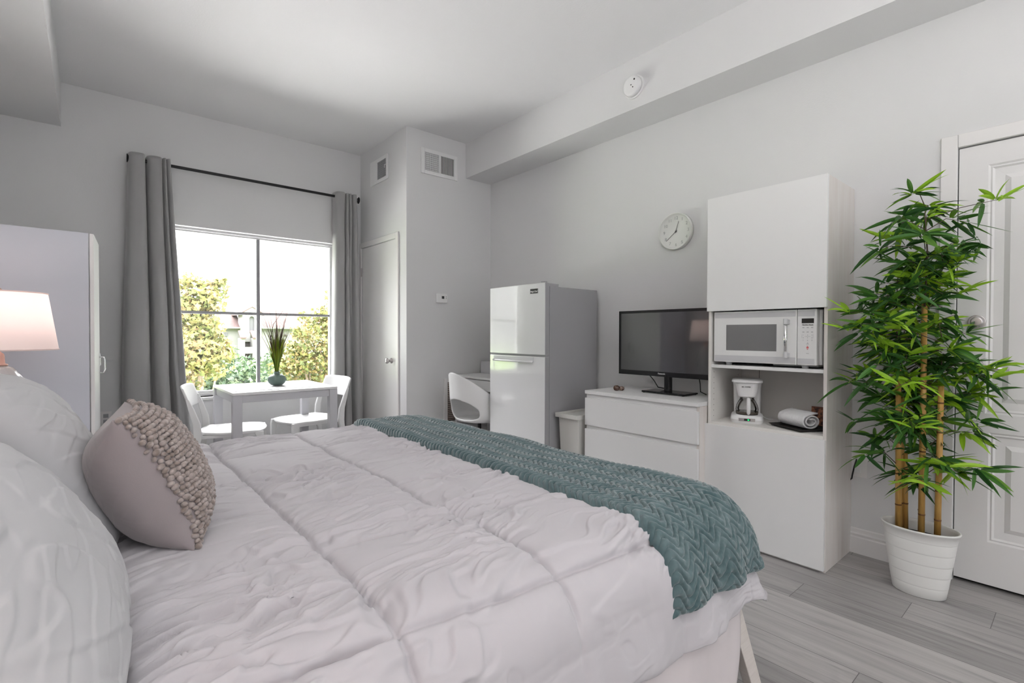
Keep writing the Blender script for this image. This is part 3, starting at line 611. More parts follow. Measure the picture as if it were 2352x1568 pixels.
# tray, towel, packet
u1 = Vector((-.106, -.195, 0)).normalized(); u2 = Vector((.195, -.106, 0)).normalized()
tcn = Vector((2.889, 1.012, SZ))
TM = Matrix(((u1.x, u2.x, 0, tcn.x), (u1.y, u2.y, 0, tcn.y), (0, 0, 1, tcn.z), (0, 0, 0, 1)))
tr_ = thing('serving_tray', 'dark shallow tray under the rolled towel in the cabinet niche', 'tray', tcn)
m = MB(); hx, hy = .112, .10
for (ins, z) in ((.012, 0), (.0, .012), (-.004, .014), (.004, .0135), (.016, .003)): m.v.extend([(-hx+ins, -hy+ins, z), (hx-ins, -hy+ins, z), (hx-ins, hy-ins, z), (-hx+ins, hy-ins, z)])
for k in range(4):
    for q in range(4): m.f.append((4*k+q, 4*k+(q+1) % 4, 4*k+4+(q+1) % 4, 4*k+4+q))
m.f.append((3, 2, 1, 0)); m.f.append((16, 17, 18, 19)); m.xf(TM).build('tray_body', M['dark'], tr_)
# rolled ribbed towel: spiral cross-section
m = MB(); nT, nL = 90, 60; P = np.zeros((nT, nL, 3))
for i in range(nT):
    s = i/(nT-1); th = 2*math.pi*2.1*s; r_ = .012+.030*s
    y, z = r_*math.cos(-th+2.2)*1.25, r_*math.sin(-th+2.2)
    if s > .93: y += (s-.93)*.5
    for j in range(nL):
        x = -.088+.176*j/(nL-1); rib = .0012*math.sin(j*2*math.pi/4); P[i, j] = (x+.004*math.sin(th), y*(1+rib*10), z*(1+rib*14)+.046)
tw = m.grid(P).xf(TM @ Matrix.Translation((0, -.010, .004))).build('rolled_towel', M['towel'], smooth=True)
so_ = tw.modifiers.new('solid', 'SOLIDIFY'); so_.thickness = .007; so_.offset = 0
tag(tw, 'white ribbed towel rolled up on the dark tray', 'towel')
pk = thing('coffee_packet', 'brown coffee packet with bean print standing behind the rolled towel', 'coffee packet', (3.02, .935, SZ))
MB().hexa([(3.045, .905, SZ), (3.005, .905, SZ), (3.005, 1.005, SZ), (3.045, 1.005, SZ), (3.04, .885, SZ+.105), (3.035, .885, SZ+.105), (3.035, 1.005, SZ+.105), (3.04, 1.005, SZ+.105)]).build('pouch', M['beans'], pk)
MB().hexa([(3.0345, .887, SZ+.093), (3.033, .887, SZ+.093), (3.033, 1.006, SZ+.093), (3.0345, 1.006, SZ+.093), (3.0352, .885, SZ+.106), (3.034, .885, SZ+.106), (3.034, 1.006, SZ+.106), (3.0352, 1.006, SZ+.106)]).build('top_band', M['brown'], pk)

# ------------------------------------------------------------------ desk and swivel chair in the nook
dk = thing('desk', 'white desk with drawer in the nook behind the refrigerator', 'desk', (2.91, 3.66, 0))
KX, KZ = 2.69, .785
MB().box(KX, WX-.018, 3.27, NY-.017, KZ-.022, KZ).build('top', M['white'], dk, bevel=.002)
MB().box(KX+.01, KX+.028, 3.30, NY-.06, KZ-.125, KZ-.030).build('drawer', M['white'], dk, bevel=.002)
MB().box(KX+.03, WX-.03, 3.29, NY-.04, KZ-.115, KZ-.023).build('frame', M['white'], dk)
for (x, y) in ((KX+.005, NY-.052), (KX+.005, 3.275), (WX-.055, NY-.052), (WX-.055, 3.275)): MB().box(x, x+.032, y, y+.032, 0, KZ-.023).build('leg', M['white'], dk)
bx_ = MB().box(2.985, 3.11, 3.80, 3.99, KZ, KZ+.125); tag(bx_.build('desk_box', M['silver'], bevel=.003), 'plain grey box at the wall end of the desk', 'box')
sc_ = thing('swivel_chair', 'white moulded swivel chair with an oval hole in its back at the desk', 'chair', (2.62, 3.52, 0))
ccx, ccy = 2.62, 3.52
nA, nT = 97, 40; T0, TT0, TA, TB = -.10, .50, .85, .155      # the oval hole in the back (angle, height parameter)
def shell_pt(th, tt):                            # th 0 = back (-X)
    bk = (1+math.cos(th))/2; rim = .475+.375*bk**1.35; rad = .205+.025*bk+.02*abs(math.sin(th))
    rr = rad*math.sin(min(1, tt*1.9)*math.pi/2)**.9; z = .425+(rim-.425)*max(0, (tt-.30)/.70)**1.15
    lean = .055*bk*max(0, (z-.45)/.38)
    return (ccx-math.cos(th)*(rr+lean), ccy+math.sin(th)*rr*(1-.16*max(0, (z-.6)/.25)), z)
ths = [-math.pi+2*math.pi*i/(nA-1) for i in range(nA)]; tts = [j/(nT-1) for j in range(nT)]
def hv(th, tt): return (abs((th-T0)/TA)**2.8+abs((tt-TT0)/TB)**2.8)**(1/2.8)
keep = []; used = {}; m = MB()
cut = {(i, j) for i in range(nA-1) for j in range(nT-1) if hv((ths[i]+ths[i+1])/2, (tts[j]+tts[j+1])/2) < 1}
for i in range(nA):
    for j in range(nT):
        adj = [(i-a_, j-b_) for a_ in (0, 1) for b_ in (0, 1)]; c_ = sum(q in cut for q in adj); th, tt = ths[i], tts[j]
        if 0 < c_ < 4: k = 1/max(hv(th, tt), .01); th, tt = T0+(th-T0)*k, TT0+(tt-TT0)*k
        m.v.append(shell_pt(th, tt))
m.f = [(i*nT+j, (i+1)*nT+j, (i+1)*nT+j+1, i*nT+j+1) for i in range(nA-1) for j in range(nT-1) if (i, j) not in cut]
sh = m.build('seat_shell', M['plastic'], sc_, smooth=True)
q = sh.modifiers.new('weld', 'WELD'); q.merge_threshold = .0005; q = sh.modifiers.new('solid', 'SOLIDIFY'); q.thickness = .014; q.offset = 0; q = sh.modifiers.new('sub', 'SUBSURF'); q.levels = 1; q.render_levels = 1
MB().tube([(ccx, ccy, .405), (ccx, ccy, .428)], [.05, .11], 20).build('seat_mount', M['plastic'], sc_)
MB().tube([(ccx, ccy, .10), (ccx, ccy, .33)], .026, 20).build('column', M['plastic'], sc_)
MB().tube([(ccx, ccy, .33), (ccx, ccy, .406)], .016, 16).build('gas_lift', M['blackm'], sc_)
MB().tube([(ccx+.02, ccy, .40), (ccx+.10, ccy-.10, .385), (ccx+.15, ccy-.17, .375)], .006, 8).build('lever', M['plastic'], sc_)
for k in range(5):
    a = R(72*k+20); d_ = Vector((math.cos(a), math.sin(a), 0)); p = Vector((ccx, ccy, 0))
    MB().tube([p+Vector((0, 0, .115)), p+d_*.15+Vector((0, 0, .10)), p+d_*.27+Vector((0, 0, .075))], [.028, .022, .016], 10).build('leg', M['plastic'], sc_)
    s_ = d_.cross(Vector((0, 0, 1))); c_ = p+d_*.265+Vector((0, 0, .028))
    MB().tube([c_-s_*.02, c_+s_*.02], .028, 16).build('caster', M['blackm'], sc_)

# ------------------------------------------------------------------ dining table + chairs at the window
TXa, TXb, TYa, TYb, TZ = .765, 1.515, 3.95, 4.70, .75
tb = thing('dining_table', 'square white dining table in front of the window', 'table', (1.14, 4.325, 0))
MB().box(TXa, TXb, TYa, TYb, TZ-.018, TZ).build('table_top', M['white'], tb, bevel=.002)
lg = .062
for (x, y) in ((TXa, TYa), (TXb-lg, TYa), (TXb-lg, TYb-lg), (TXa, TYb-lg)): MB().box(x+.001, x+lg, y+.001, y+lg, 0, TZ-.019).build('leg', M['tframe'], tb, bevel=.002)
m = MB().box(TXa+lg, TXb-lg, TYa+.012, TYa+.03, TZ-.075, TZ-.024).box(TXa+lg, TXb-lg, TYb-.03, TYb-.012, TZ-.075, TZ-.024).box(TXa+.012, TXa+.03, TYa+lg, TYb-lg, TZ-.075, TZ-.024).box(TXb-.03, TXb-.012, TYa+lg, TYb-lg, TZ-.075, TZ-.024)
m.build('apron', M['tframe'], tb, bevel=.001)
for (xa, lb) in ((.785, 'grey woven placemat on the left half of the dining table'), (1.175, 'grey woven placemat on the right half of the dining table')):
    tag(MB().box(xa, xa+.315, 4.03, 4.62, TZ, TZ+.0022).build('placemat', M['mat_weave']), lb, 'placemat', 'placemats on the dining table')
vx, vy = 1.160, 4.33
vs_ = thing('vase', 'round ribbed green ceramic vase on the dining table', 'vase', (vx, vy, TZ))
vp = [(.030, .0), (.045, .006), (.062, .025), (.068, .048), (.062, .070), (.046, .084), (.026, .092), (.021, .100), (.022, .108), (.027, .114), (.024, .114), (.018, .104), (.018, .095), (.001, .09)]
MB().lathe([(r_, z+.0025) for r_, z in vp], (vx, vy, TZ), 144, fn=lambda t, i: 1+(.022*math.cos(36*t) if i < .5 else 0)).build('vase_body', M['vase'], vs_, smooth=True)
gr = thing('artificial_grass', 'spray of long green grass blades with dark tips in the vase', 'plant', (vx, vy, TZ+.093))
def blades(n, hmin, hmax, spread, w, mat, name, seed, r0=.011):
    rg = random.Random(seed); m = MB(); at_ = []
    for i in range(n):
        a = rg.uniform(0, 2*math.pi); sp_ = spread*rg.random()**.6; hh = rg.uniform(hmin, hmax); ww = w*rg.uniform(.6, 1.2); c = rg.random()
        dx, dy = math.cos(a), math.sin(a); tx, ty = -dy, dx; bend = rg.uniform(.5, 1.6); o = len(m.v); n_ = 7
        b_ = rg.uniform(0, 2*math.pi); tx, ty = math.cos(b_), math.sin(b_)
        for k in range(n_):
            s = k/(n_-1); r_ = r0*rg.uniform(.9, 1)*1+sp_*s**(1+bend); wd = ww*(1-s**3)*(.7+.6*math.sin(math.pi*min(1, s*1.2)))+.0003
            p = (vx+dx*r_, vy+dy*r_, TZ+.095+hh*s); m.v.append((p[0]-tx*wd, p[1]-ty*wd, p[2])); m.v.append((p[0]+tx*wd, p[1]+ty*wd, p[2])); at_ += [c, c]
            if k: m.f.append((o+2*k-2, o+2*k-1, o+2*k+1, o+2*k))
    m.a = at_; return m.build(name, mat, gr)
blades(150, .20, .36, .085, .0034, M['grass'], 'green_blades', 3)
blades(110, .33, .58, .17, .0017, M['grassd'], 'dark_blades', 4)
m = MB().tube([(vx, vy, TZ+.10), (vx-.05, vy+.0, TZ+.36), (vx-.025, vy, TZ+.50), (vx+.06, vy, TZ+.63)], [.003, .003, .002, .0008], 6); m.build('tall_stem', M['grassd'], gr)

def make_chair(root):
    """moulded plastic chair facing +X, origin on the floor under the seat centre (local coordinates)"""
    n, k = 27, 27; P = np.zeros((n, k, 3))
    for i in range(n):
        for j in range(k):
            u = -1+2*i/(n-1); v = -1+2*j/(k-1)
            # squircle mapping
            x = u*math.sqrt(1-v*v/2*.62); y = v*math.sqrt(1-u*u/2*.62)
            hw = .215+.012*u
            z = .445-.012*math.cos(math.pi*u*.5)*math.cos(math.pi*v*.5)-.018*max(0, u-.6)**1.5+.012*max(0, -u-.5)
            P[i, j] = (x*.225+.01, y*hw*1.05, z)
    st = MB().grid(P).build('seat', M['plastic'], root, smooth=True, local=True)
    q = st.modifiers.new('solid', 'SOLIDIFY'); q.thickness = .018; q.offset = -1; q = st.modifiers.new('bv', 'BEVEL'); q.width = .004; q.segments = 2; q.limit_method = 'ANGLE'
    n, k = 9, 17; P = np.zeros((n, k, 3))
    for i in range(n):
        for j in range(k):
            s = i/(n-1); v = -1+2*j/(k-1); z = .625+.165*s-.012*abs(v)**6*(2*s-1)
            P[i, j] = (-.243-.055*s-.032*(1-v*v), v*(.222-.006*s), z)
    bkk = MB().grid(P).build('backrest', M['plastic'], root, smooth=True, local=True)
    q = bkk.modifiers.new('solid', 'SOLIDIFY'); q.thickness = .014; q.offset = 0; q = bkk.modifiers.new('bv', 'BEVEL'); q.width = .004; q.segments = 2; q.limit_method = 'ANGLE'
    def leg(pts, secs):
        m = MB(); o = 0
        for (p, (a, b_)) in zip(pts, secs): m.v.extend([(p[0]-a, p[1]-b_, p[2]), (p[0]+a, p[1]-b_, p[2]), (p[0]+a, p[1]+b_, p[2]), (p[0]-a, p[1]+b_, p[2])])
        for i in range(len(pts)-1):
            for q in range(4): m.f.append((4*i+q, 4*i+(q+1) % 4, 4*i+4+(q+1) % 4, 4*i+4+q))
        m.f.append((3, 2, 1, 0)); e3 = 4*(len(pts)-1); m.f.append((e3, e3+1, e3+2, e3+3)); return m.build('leg', M['plastic'], root, local=True, bevel=.005)
    for s in (-1, 1):
        leg([(.215, s*.205, 0), (.205, s*.198, .30), (.198, s*.195, .40), (.185, s*.190, .437)], [(.013, .014), (.018, .016), (.026, .017), (.034, .017)])
        leg([(-.275, s*.215, 0), (-.235, s*.210, .25), (-.205, s*.207, .42), (-.212, s*.208, .52), (-.245, s*.212, .63), (-.268, s*.214, .70)],
            [(.013, .012), (.019, .013), (.026, .014), (.024, .013), (.018, .012), (.010, .009)])
    m = MB()
    for s in (-1, 1): m.box(-.19, .19, s*.19-.010, s*.19+.010, .405, .428)
    m.box(.17, .19, -.19, .19, .405, .428).box(-.2, -.18, -.19, .19, .405, .428); m.build('seat_rail', M['plastic'], root, local=True, bevel=.003)
c1 = thing('dining_chair', 'white plastic dining chair left of the table, beside the left curtain', 'chair', (0, 0, 0), 'dining chairs at the window table')
make_chair(c1)
c2 = c1.copy(); sc.collection.objects.link(c2)
for ch in c1.children:
    d_ = ch.copy(); sc.collection.objects.link(d_); d_.parent = c2
c2['label'] = 'white plastic dining chair right of the table, its back by the right curtain'
c1.location = (.84, 4.33, 0); c1.rotation_euler = (0, 0, R(-16))
c2.location = (1.435, 4.45, 0); c2.rotation_euler = (0, 0, R(189))

# ------------------------------------------------------------------ curtains and rod
RY, RZ = 4.925, 2.548
rod = thing('curtain_rod', 'black curtain rod with flared finials above the window', 'curtain rod', (1.16, RY, RZ))
MB().tube([(.27, RY, RZ), (2.07, RY, RZ)], .0125, 16).build('rod', M['blackm'], rod, smooth=False)
for (x, s) in ((.27, -1), (2.07, 1)):
    m = MB().tube([(x, RY, RZ), (x+s*.012, RY, RZ), (x+s*.03, RY, RZ), (x+s*.042, RY, RZ), (x+s*.045, RY, RZ)], [.014, .014, .02, .034, .031], 24); m.build('finial', M['blackm'], rod, smooth=False)
for x in (.30, 2.05): MB().tube([(x, RY, RZ-.014), (x, RY+.02, RZ-.02), (x, WY-.006, RZ-.02)], .006, 8).tube([(x, WY-.006, RZ-.02), (x, WY, RZ-.02)], .02, 16).build('bracket', M['blackm'], rod)
def crom(P, n):
    P = np.array(P, float); Q = np.vstack([2*P[0]-P[1], P, 2*P[-1]-P[-2]]); d = np.hypot(*(np.diff(P, axis=0).T)); c = np.concatenate([[0], np.cumsum(d)]); t = np.linspace(0, len(P)-1-1e-6, n); out = []
    for v in t:
        i = int(v); u = v-i; p0, p1, p2, p3 = Q[i], Q[i+1], Q[i+2], Q[i+3]
        out.append(.5*((2*p1)+(-p0+p2)*u+(2*p0-5*p1+4*p2-p3)*u*u+(-p0+3*p1-3*p2+p3)*u**3))
    return np.array(out)
def curtain(label, top, bot, zt, zb, seed, rings):
    n, nv = 15*len(top), 90; a, b = crom(top, n), crom(bot, n); P = np.zeros((n, nv, 3)); u = np.linspace(0, 1, n)
    t_ = thing('curtain', label, 'curtain', ((top[0][0]+top[-1][0])/2, RY, zb), 'grey velvet curtains')
    for j in range(nv):
        s = j/(nv-1); w = s**1.05; q = a*(1-w)+b*w
        P[:, j, 0] = q[:, 0]+.006*s*vn(u*7, np.full(n, s*4), seed)+.003*vn(u*3, np.full(n, s*9), seed+2)
        P[:, j, 1] = q[:, 1]+.007*s*vn(u*8, np.full(n, s*5), seed+3)
        P[:, j, 2] = zt-(zt-zb)*s
    c = MB().grid(P).build('fabric', M['curtain'], t_, smooth=True)
    q = c.modifiers.new('solid', 'SOLIDIFY'); q.thickness = .004
    for x in rings:
        pts = [Vector((x, RY+.021*math.cos(v), RZ+.021*math.sin(v))) for v in [2*math.pi*i/16 for i in range(17)]]
        MB().tube(pts, .003, 6, cap=False).build('grommet', M['nickel'], t_, smooth=True)
curtain('left grey velvet curtain with flaring hem, hung on black rod',
    [(.235, 4.95), (.25, 4.88), (.29, 4.862), (.33, 4.872), (.343, 4.97), (.352, 4.985), (.362, 4.90), (.40, 4.868), (.44, 4.88), (.449, 4.96), (.456, 4.90), (.47, 4.875), (.480, 4.95), (.488, 4.89), (.503, 4.88), (.505, 4.93)],
    [(.165, 4.95), (.19, 4.87), (.27, 4.845), (.355, 4.87), (.375, 4.98), (.40, 4.985), (.42, 4.89), (.47, 4.865), (.505, 4.90), (.52, 4.985), (.545, 4.98), (.56, 4.89), (.59, 4.87), (.61, 4.88), (.64, 4.87), (.645, 4.93)],
    2.588, .012, 1.3, (.24, .338, .358, .446))
curtain('right grey velvet curtain narrow and bunched beside the closet door',
    [(1.868, 4.98), (1.872, 4.90), (1.90, 4.868), (1.945, 4.875), (1.957, 4.96), (1.968, 4.885), (1.985, 4.88), (1.992, 4.96), (2.003, 4.89), (2.02, 4.88), (2.03, 4.96), (2.045, 4.885), (2.07, 4.875), (2.08, 4.94)],
    [(1.835, 4.98), (1.84, 4.89), (1.88, 4.855), (1.935, 4.87), (1.955, 4.97), (1.965, 4.88), (2.0, 4.865), (2.03, 4.89), (2.035, 4.985), (2.065, 4.985), (2.075, 4.89), (2.10, 4.875), (2.135, 4.89), (2.14, 4.95)],
    2.588, .012, 4.1, (1.871, 1.953, 1.99))

# ------------------------------------------------------------------ wardrobe, nightstands, lamps
wd = thing('wardrobe', 'tall pale grey-lilac wardrobe by the left wall with one door ajar', 'wardrobe', (-.31, 4.2, 0))
WH = 1.748; WYa, WYb = 3.75, 4.62
M['lilac'] = new_mat('lilac_grey_laminate', (.62, .65, .72), .55)
MB().box(LX+.02, -.005, WYa, WYa+.018, 0, WH).build('side_panel', M['lilac'], wd, bevel=.001)
MB().box(LX+.02, -.005, WYb-.018, WYb, 0, WH).build('side_panel', M['white'], wd)
MB().box(LX+.02, -.005, WYa+.018, WYb-.018, WH-.018, WH).box(LX+.02, -.005, WYa+.018, WYb-.018, 0, .06).box(LX+.02, LX+.03, WYa+.018, WYb-.018, .06, WH-.018).build('carcass', M['white'], wd)
def wdoor(ya, yb, ang, hinge, zh):
    e_ = MB().box(0, .018, ya-hinge, yb-hinge, .012, WH-.002).xf(Matrix.Translation((0, hinge, 0)) @ Matrix.Rotation(ang, 4, 'Z')).build('door', M['white'], wd, bevel=.0015)
    hy_ = (yb if hinge == ya else ya)+(-.04 if hinge == ya else .04)-hinge
    Mx = Matrix.Translation((0, hinge, 0)) @ Matrix.Rotation(ang, 4, 'Z')
    MB().tube([(.018, hy_, zh+.05), (.040, hy_, zh+.05), (.046, hy_, zh+.03), (.046, hy_, zh-.03), (.040, hy_, zh-.05), (.018, hy_, zh-.05)], .0045, 10).xf(Mx).build('handle', M['chrome'], e_, smooth=True)
wdoor(WYa+.001, 4.184, R(-3.6), WYa+.001, .97); wdoor(4.187, WYb-.001, R(.3), WYb-.001, 1.00)
def nightstand(loc, label):
    x, y = loc; ns = thing('nightstand', label, 'nightstand', (x, y, 0), 'nightstands')
    MB().box(x-.22, x+.2, y-.22, y+.22, .54, .565).build('top', M['white'], ns, bevel=.003)
    MB().box(x-.21, x+.18, y-.21, y+.21, .12, .54).build('body', M['white'], ns)
    for (za, zb) in ((.34, .53), (.13, .33)):
        d_ = MB().box(x+.18, x+.197, y-.208, y+.208, za, zb).build('drawer', M['white'], ns, bevel=.002)
        MB().tube([(x+.197, y, (za+zb)/2), (x+.217, y, (za+zb)/2)], .01, 12).build('knob', M['nickel'], d_)
    for (sx, sy) in ((-.19, -.19), (-.19, .17), (.15, -.19), (.15, .17)): MB().box(x+sx, x+sx+.03, y+sy, y+sy+.03, 0, .12).build('leg', M['white'], ns)
def lamp(x, y, label, e):
    lp = thing('bedside_lamp', label, 'lamp', (x, y, .565), 'bedside lamps')
    z = .565
    MB().lathe([(.075, 0), (.075, .012), (.03, .02), (.02, .03)], (x, y, z), 32).build('foot', M['copper'], lp, smooth=True)
    gp = [(.02, .03), (.05, .06), (.085, .13), (.10, .22), (.095, .32), (.075, .40), (.045, .445), (.025, .455)]
    g_ = MB().lathe(gp, (x, y, z), 96, fn=lambda t, i: 1+.05*math.cos(12*t+9*i)); g_.build('glass_body', M['mercury'], lp, smooth=True)
    MB().lathe([(.028, .455), (.03, .462), (.02, .466), (.018, .50), (.016, .51), (.006, .52), (.004, .80), (.012, .803), (.012, .81), (.004, .818), (.001, .82)], (x, y, z), 24).build('stem', M['copper'], lp, smooth=True)
    MB().lathe([(.205, .53), (.168, .795)], (x, y, z), 64, ).build('lamp_shade', M['shade'], lp, smooth=True)
    o = [c for c in lp.children if c.name.startswith('lamp_shade')][0]; me = o.data
    import bmesh
    bm = bmesh.new(); bm.from_mesh(me); bmesh.ops.delete(bm, geom=[f_ for f_ in bm.faces if len(f_.verts) > 4], context='FACES'); bm.to_mesh(me); bm.free()
    for zz, rr in ((.53, .205), (.795, .168)):
        pts = [(x+rr*math.cos(a), y+rr*math.sin(a), z+zz) for a in [2*math.pi*i/64 for i in range(65)]]; MB().tube(pts, .0028, 6, cap=False).build('shade_rim', M['shade'], o)
    MB().lathe([(.012, .55), (.014, .58), (.03, .62), (.032, .64), (.02, .668), (.001, .675)], (x, y, z), 20).build('bulb', M['plastic'], lp, smooth=True)
    L_ = bpy.data.lights.new('lamp_bulb_light', 'POINT'); L_.energy = e; L_.color = (1, .80, .73); L_.shadow_soft_size = .045
    lo = bpy.data.objects.new('lamp_bulb_light', L_); sc.collection.objects.link(lo); lo.location = (x, y, z+.71); 
nightstand((-.38, 3.28), 'white nightstand on the far side of the bed under the lit lamp')
nightstand((-.38, .22), 'white nightstand on the near side of the bed by the head')
lamp(-.322, 3.28, 'bedside lamp with pinkish drum shade and swirled glass base by the wardrobe', 2.2)
lamp(-.40, .22, 'bedside lamp on the near side of the bed behind the pillows', 12)

# ------------------------------------------------------------------ bed
BX0, BX1, BY0, BY1, BZT = -.52, 1.635, .705, 2.80, .64
bed = thing('bed', 'large bed with whitewashed splayed wooden legs under the comforter', 'bed', (.54, 1.75, 0))
MB().box(BX0, BX1-.03, BY0+.03, BY1-.03, .36, BZT-.03).build('mattress', M['cotton'], bed, bevel=.10, seg=6)
MB().box(BX0, BX1-.08, BY0+.05, BY1-.05, .26, .355).build('bed_frame', M['birch'], bed, bevel=.004)
for (x, y, sx, sy) in ((1.505, .722, .83, -.6), (1.505, 2.77, .83, .6), (-.42, .75, 0, 0), (-.42, 2.75, 0, 0)):
    t0 = Vector((x, y, .34)); b0_ = Vector((x+sx*.15, y+sy*.05, 0)); hw, hd_ = .034, .016
    MB().hexa([(b0_.x-hw*.8, b0_.y-hd_, 0), (b0_.x+hw*.8, b0_.y-hd_, 0), (b0_.x+hw*.8, b0_.y+hd_, 0), (b0_.x-hw*.8, b0_.y+hd_, 0), (t0.x-hw, t0.y-hd_, t0.z), (t0.x+hw, t0.y-hd_, t0.z), (t0.x+hw, t0.y+hd_, t0.z), (t0.x-hw, t0.y+hd_, t0.z)]).build('leg', M['birch'], bed, bevel=.003)
def drape(a, b, h, x1, y0, y1, top, r, flare=.12, fold=0, seed=0, Dmax=9.):
    """lay cloth coordinates (a along the bed, b across it) over the bed; h lifts it off the surface"""
    cxx = np.minimum(a, x1-r); cyy = np.clip(b, y0+r, y1-r)
    dx = a-cxx; dy = b-cyy; L2 = np.hypot(dx, dy)+1e-9
    D = np.minimum((np.abs(dx)**4+np.abs(dy)**4)**.25, Dmax); corner = np.clip(np.minimum(np.abs(dx), np.abs(dy))/.15, 0, 1)
    nx, ny = dx/L2, dy/L2
    arc = r*math.pi/2; th = np.clip(D/r, 0, math.pi/2); ext = np.maximum(D-arc, 0)
    if fold:
        per = cxx*1.0+cyy*1.0+np.arctan2(ny, nx)*.35
        fo = fold*np.minimum(ext/.25, 1)*(1-.85*np.clip(np.minimum(np.abs(dx), np.abs(dy))/.08, 0, 1))*(vn(per*7.0, ext*1.5, seed)+.45*vn(per*17, ext*2.5, seed+1))
    else: fo = 0
    out = np.where(D < 1e-6, 0, (r+h)*np.sin(th)+ext*flare+fo+.05*corner*np.minimum(ext/.15, 1))
    z = top-r+(r+h)*np.cos(th)-ext
    return np.stack([cxx+nx*out, cyy+ny*out, z], -1)
# comforter
def quilt(a, b):
    S = .38; ua = (a-.03)/S+.012*vn(a*2, b*3, 9); ub = (b-.79+.03*(a-.4))/S+.03*vn(a*3, b*2, 8)
    da = np.abs(ua-np.round(ua))*S; db = np.abs(ub-np.round(ub))*S
    puff = .019*np.minimum(1, (1-np.exp(-da/.030)))*(1-np.exp(-db/.034))
    groove = -.012*np.exp(-(da/.006)**2)-.011*np.exp(-(db/.006)**2)
    return puff+groove, da, db
def wrinkle(a, b):
    wa = a+.05*gn(a*4, b*4, 1); wb2 = b+.045*gn(a*3.5, b*5, 2)+.015*gn(a*11, b*13, 16)
    m1 = np.clip(.35+1.1*gn(a*2.4, b*3.0, 3), 0, 1); m2 = np.clip(.30+1.2*gn(a*3.1+5, b*3.7, 17), 0, 1)
    h = .010*m1*crease(gn(wa*2.4+wb2*1.0, wb2*10-wa*1.4, 4), .045, .30)
    h += .0085*m2*crease(gn(wa*4.5-wb2*2, wb2*22-wa*3.2, 5), .06, .35)
    h += .0056*np.clip(m1+m2-.5, 0, 1)*crease(gn(wa*8+wb2*3, wb2*38-wa*9, 6), .09, .4)
    h += .0065*np.clip(2.2*gn(a*3, b*3, 7), 0, 1)*crease(gn(wa*9+wb2*8, wb2*12-wa*8, 8), .07, .4)
    return h+.006*gn(wa*2.6, wb2*5.5, 10)+.0016*gn(wa*8, wb2*20, 12)
na, nb = 600, 860
aa = np.linspace(BX0+.02, BX1+.235, na); bb = np.linspace(BY0-.235, BY1+.235, nb); A, B = np.meshgrid(aa, bb, indexing='ij')
q_, da, db = quilt(A, B)
under = 1-.8*np.clip((A-1.18)/.06, 0, 1)*np.clip((B-.56)/.03, 0, 1)
hC = q_*np.where(A > 1.16, under, 1)+wrinkle(A, B)*under+.0032*np.exp(-da/.035)*gn(A*7, B*48, 11)*under+.0022*np.exp(-db/.03)*gn(A*48, B*7, 14)*under
side = np.clip((BY0+.04-B)/.1, 0, 1); hC = hC*(1-.78*side)+side*(.003*vn(A*22, B*3, 13)+.006*vn(A*7+B*2, B*5, 15))
edge = np.minimum(np.minimum(aa[-1]-A, B-bb[0]), bb[-1]-B); hC = hC-.012*np.exp(-edge/.012)
Pc = drape(A, B+.03*np.sin(A*9)*np.clip((BY0-B)/.3, 0, 1), hC+.012, BX1, BY0, BY1, BZT, .15, .16, .020, 2, .235+.15)
cm = MB().grid(Pc).build('comforter', M['cotton'], smooth=True)
tag(cm, 'wrinkled white quilted comforter spread over the bed', 'comforter')
q = cm.modifiers.new('solid', 'SOLIDIFY'); q.thickness = .012; q.offset = -1
# sheet hanging below it on the near and far sides
na2, nb2 = 220, 60; a_ = np.linspace(BX0+.05, 1.50, na2)
for (ys0, sg, lb) in ((BY0+.012, -1, 'pinkish white bed sheet hanging below the comforter on the near side'), (BY1-.012, 1, 'pinkish white bed sheet hanging below the comforter on the window side')):
    P = np.zeros((na2, nb2, 3))
    for j in range(nb2):
        s = j/(nb2-1); z = .45-(.45-.04)*s; sl = 1-.05*s*s
        P[:, j, 0] = BX0+.05+(a_-BX0-.05)*(1+.035*math.sin(s*2.6)-.05*s); P[:, j, 2] = z+.01*vn(a_*4, a_*0+s)
        P[:, j, 1] = ys0+sg*(.012+s*(.012+.018*vn(a_*9, a_*0+s*1.4, 21)+.008*vn(a_*25, a_*0+s*3, 22)))
    s_ = MB().grid(P).build('bed_sheet', M['sheet'], smooth=True); tag(s_, lb, 'sheet', 'bed sheet sides')
    q = s_.modifiers.new('solid', 'SOLIDIFY'); q.thickness = .003
# teal throw blanket with wavy ribs
na3, nb3 = 280, 1100; a3 = np.linspace(1.135, 1.68, na3); b3_ = np.linspace(BY0-.13, BY1+.02, nb3); A, B = np.meshgrid(a3, b3_, indexing='ij')
wav = .017*np.sin(2*math.pi*(A/.078)+1.5*vn(B*2, A*0, 31))+.012*vn(A*6, B*6, 32)
ph = (B+wav)/.0252; fr2 = np.abs(ph-np.floor(ph)-.5)*2
rib = .0098*(1-fr2**3.0)
ew = np.minimum(A-a3[0], a3[-1]-A); eb = np.minimum(B-b3_[0], b3_[-1]-B); e_ = np.minimum(ew, eb)
roll = -.034*(1-np.sqrt(np.clip(1-(1-np.clip(e_/.028, 0, 1))**2, 0, 1)))
big = .008*vn(A*5, B*4, 33)+.005*vn(A*12, B*3, 34)
foldh = .010*np.clip((BY0+.02-B)/.12, 0, 1)*np.sin(A*34+B*6)
hB = .040+rib+big+roll+foldh+.0012*vn(A*160, B*160, 35)
Ax = A+.035*np.clip((1.3-A)/.2, 0, 1)*np.sin((B-.7)*1.5)*.6-.03*np.clip((BY0+.12-B)/.34, 0, 1)*np.clip((1.68-A)/.5, 0, 1)
Pb = drape(Ax, B, hB, BX1, BY0, BY1, BZT, .15, .16)
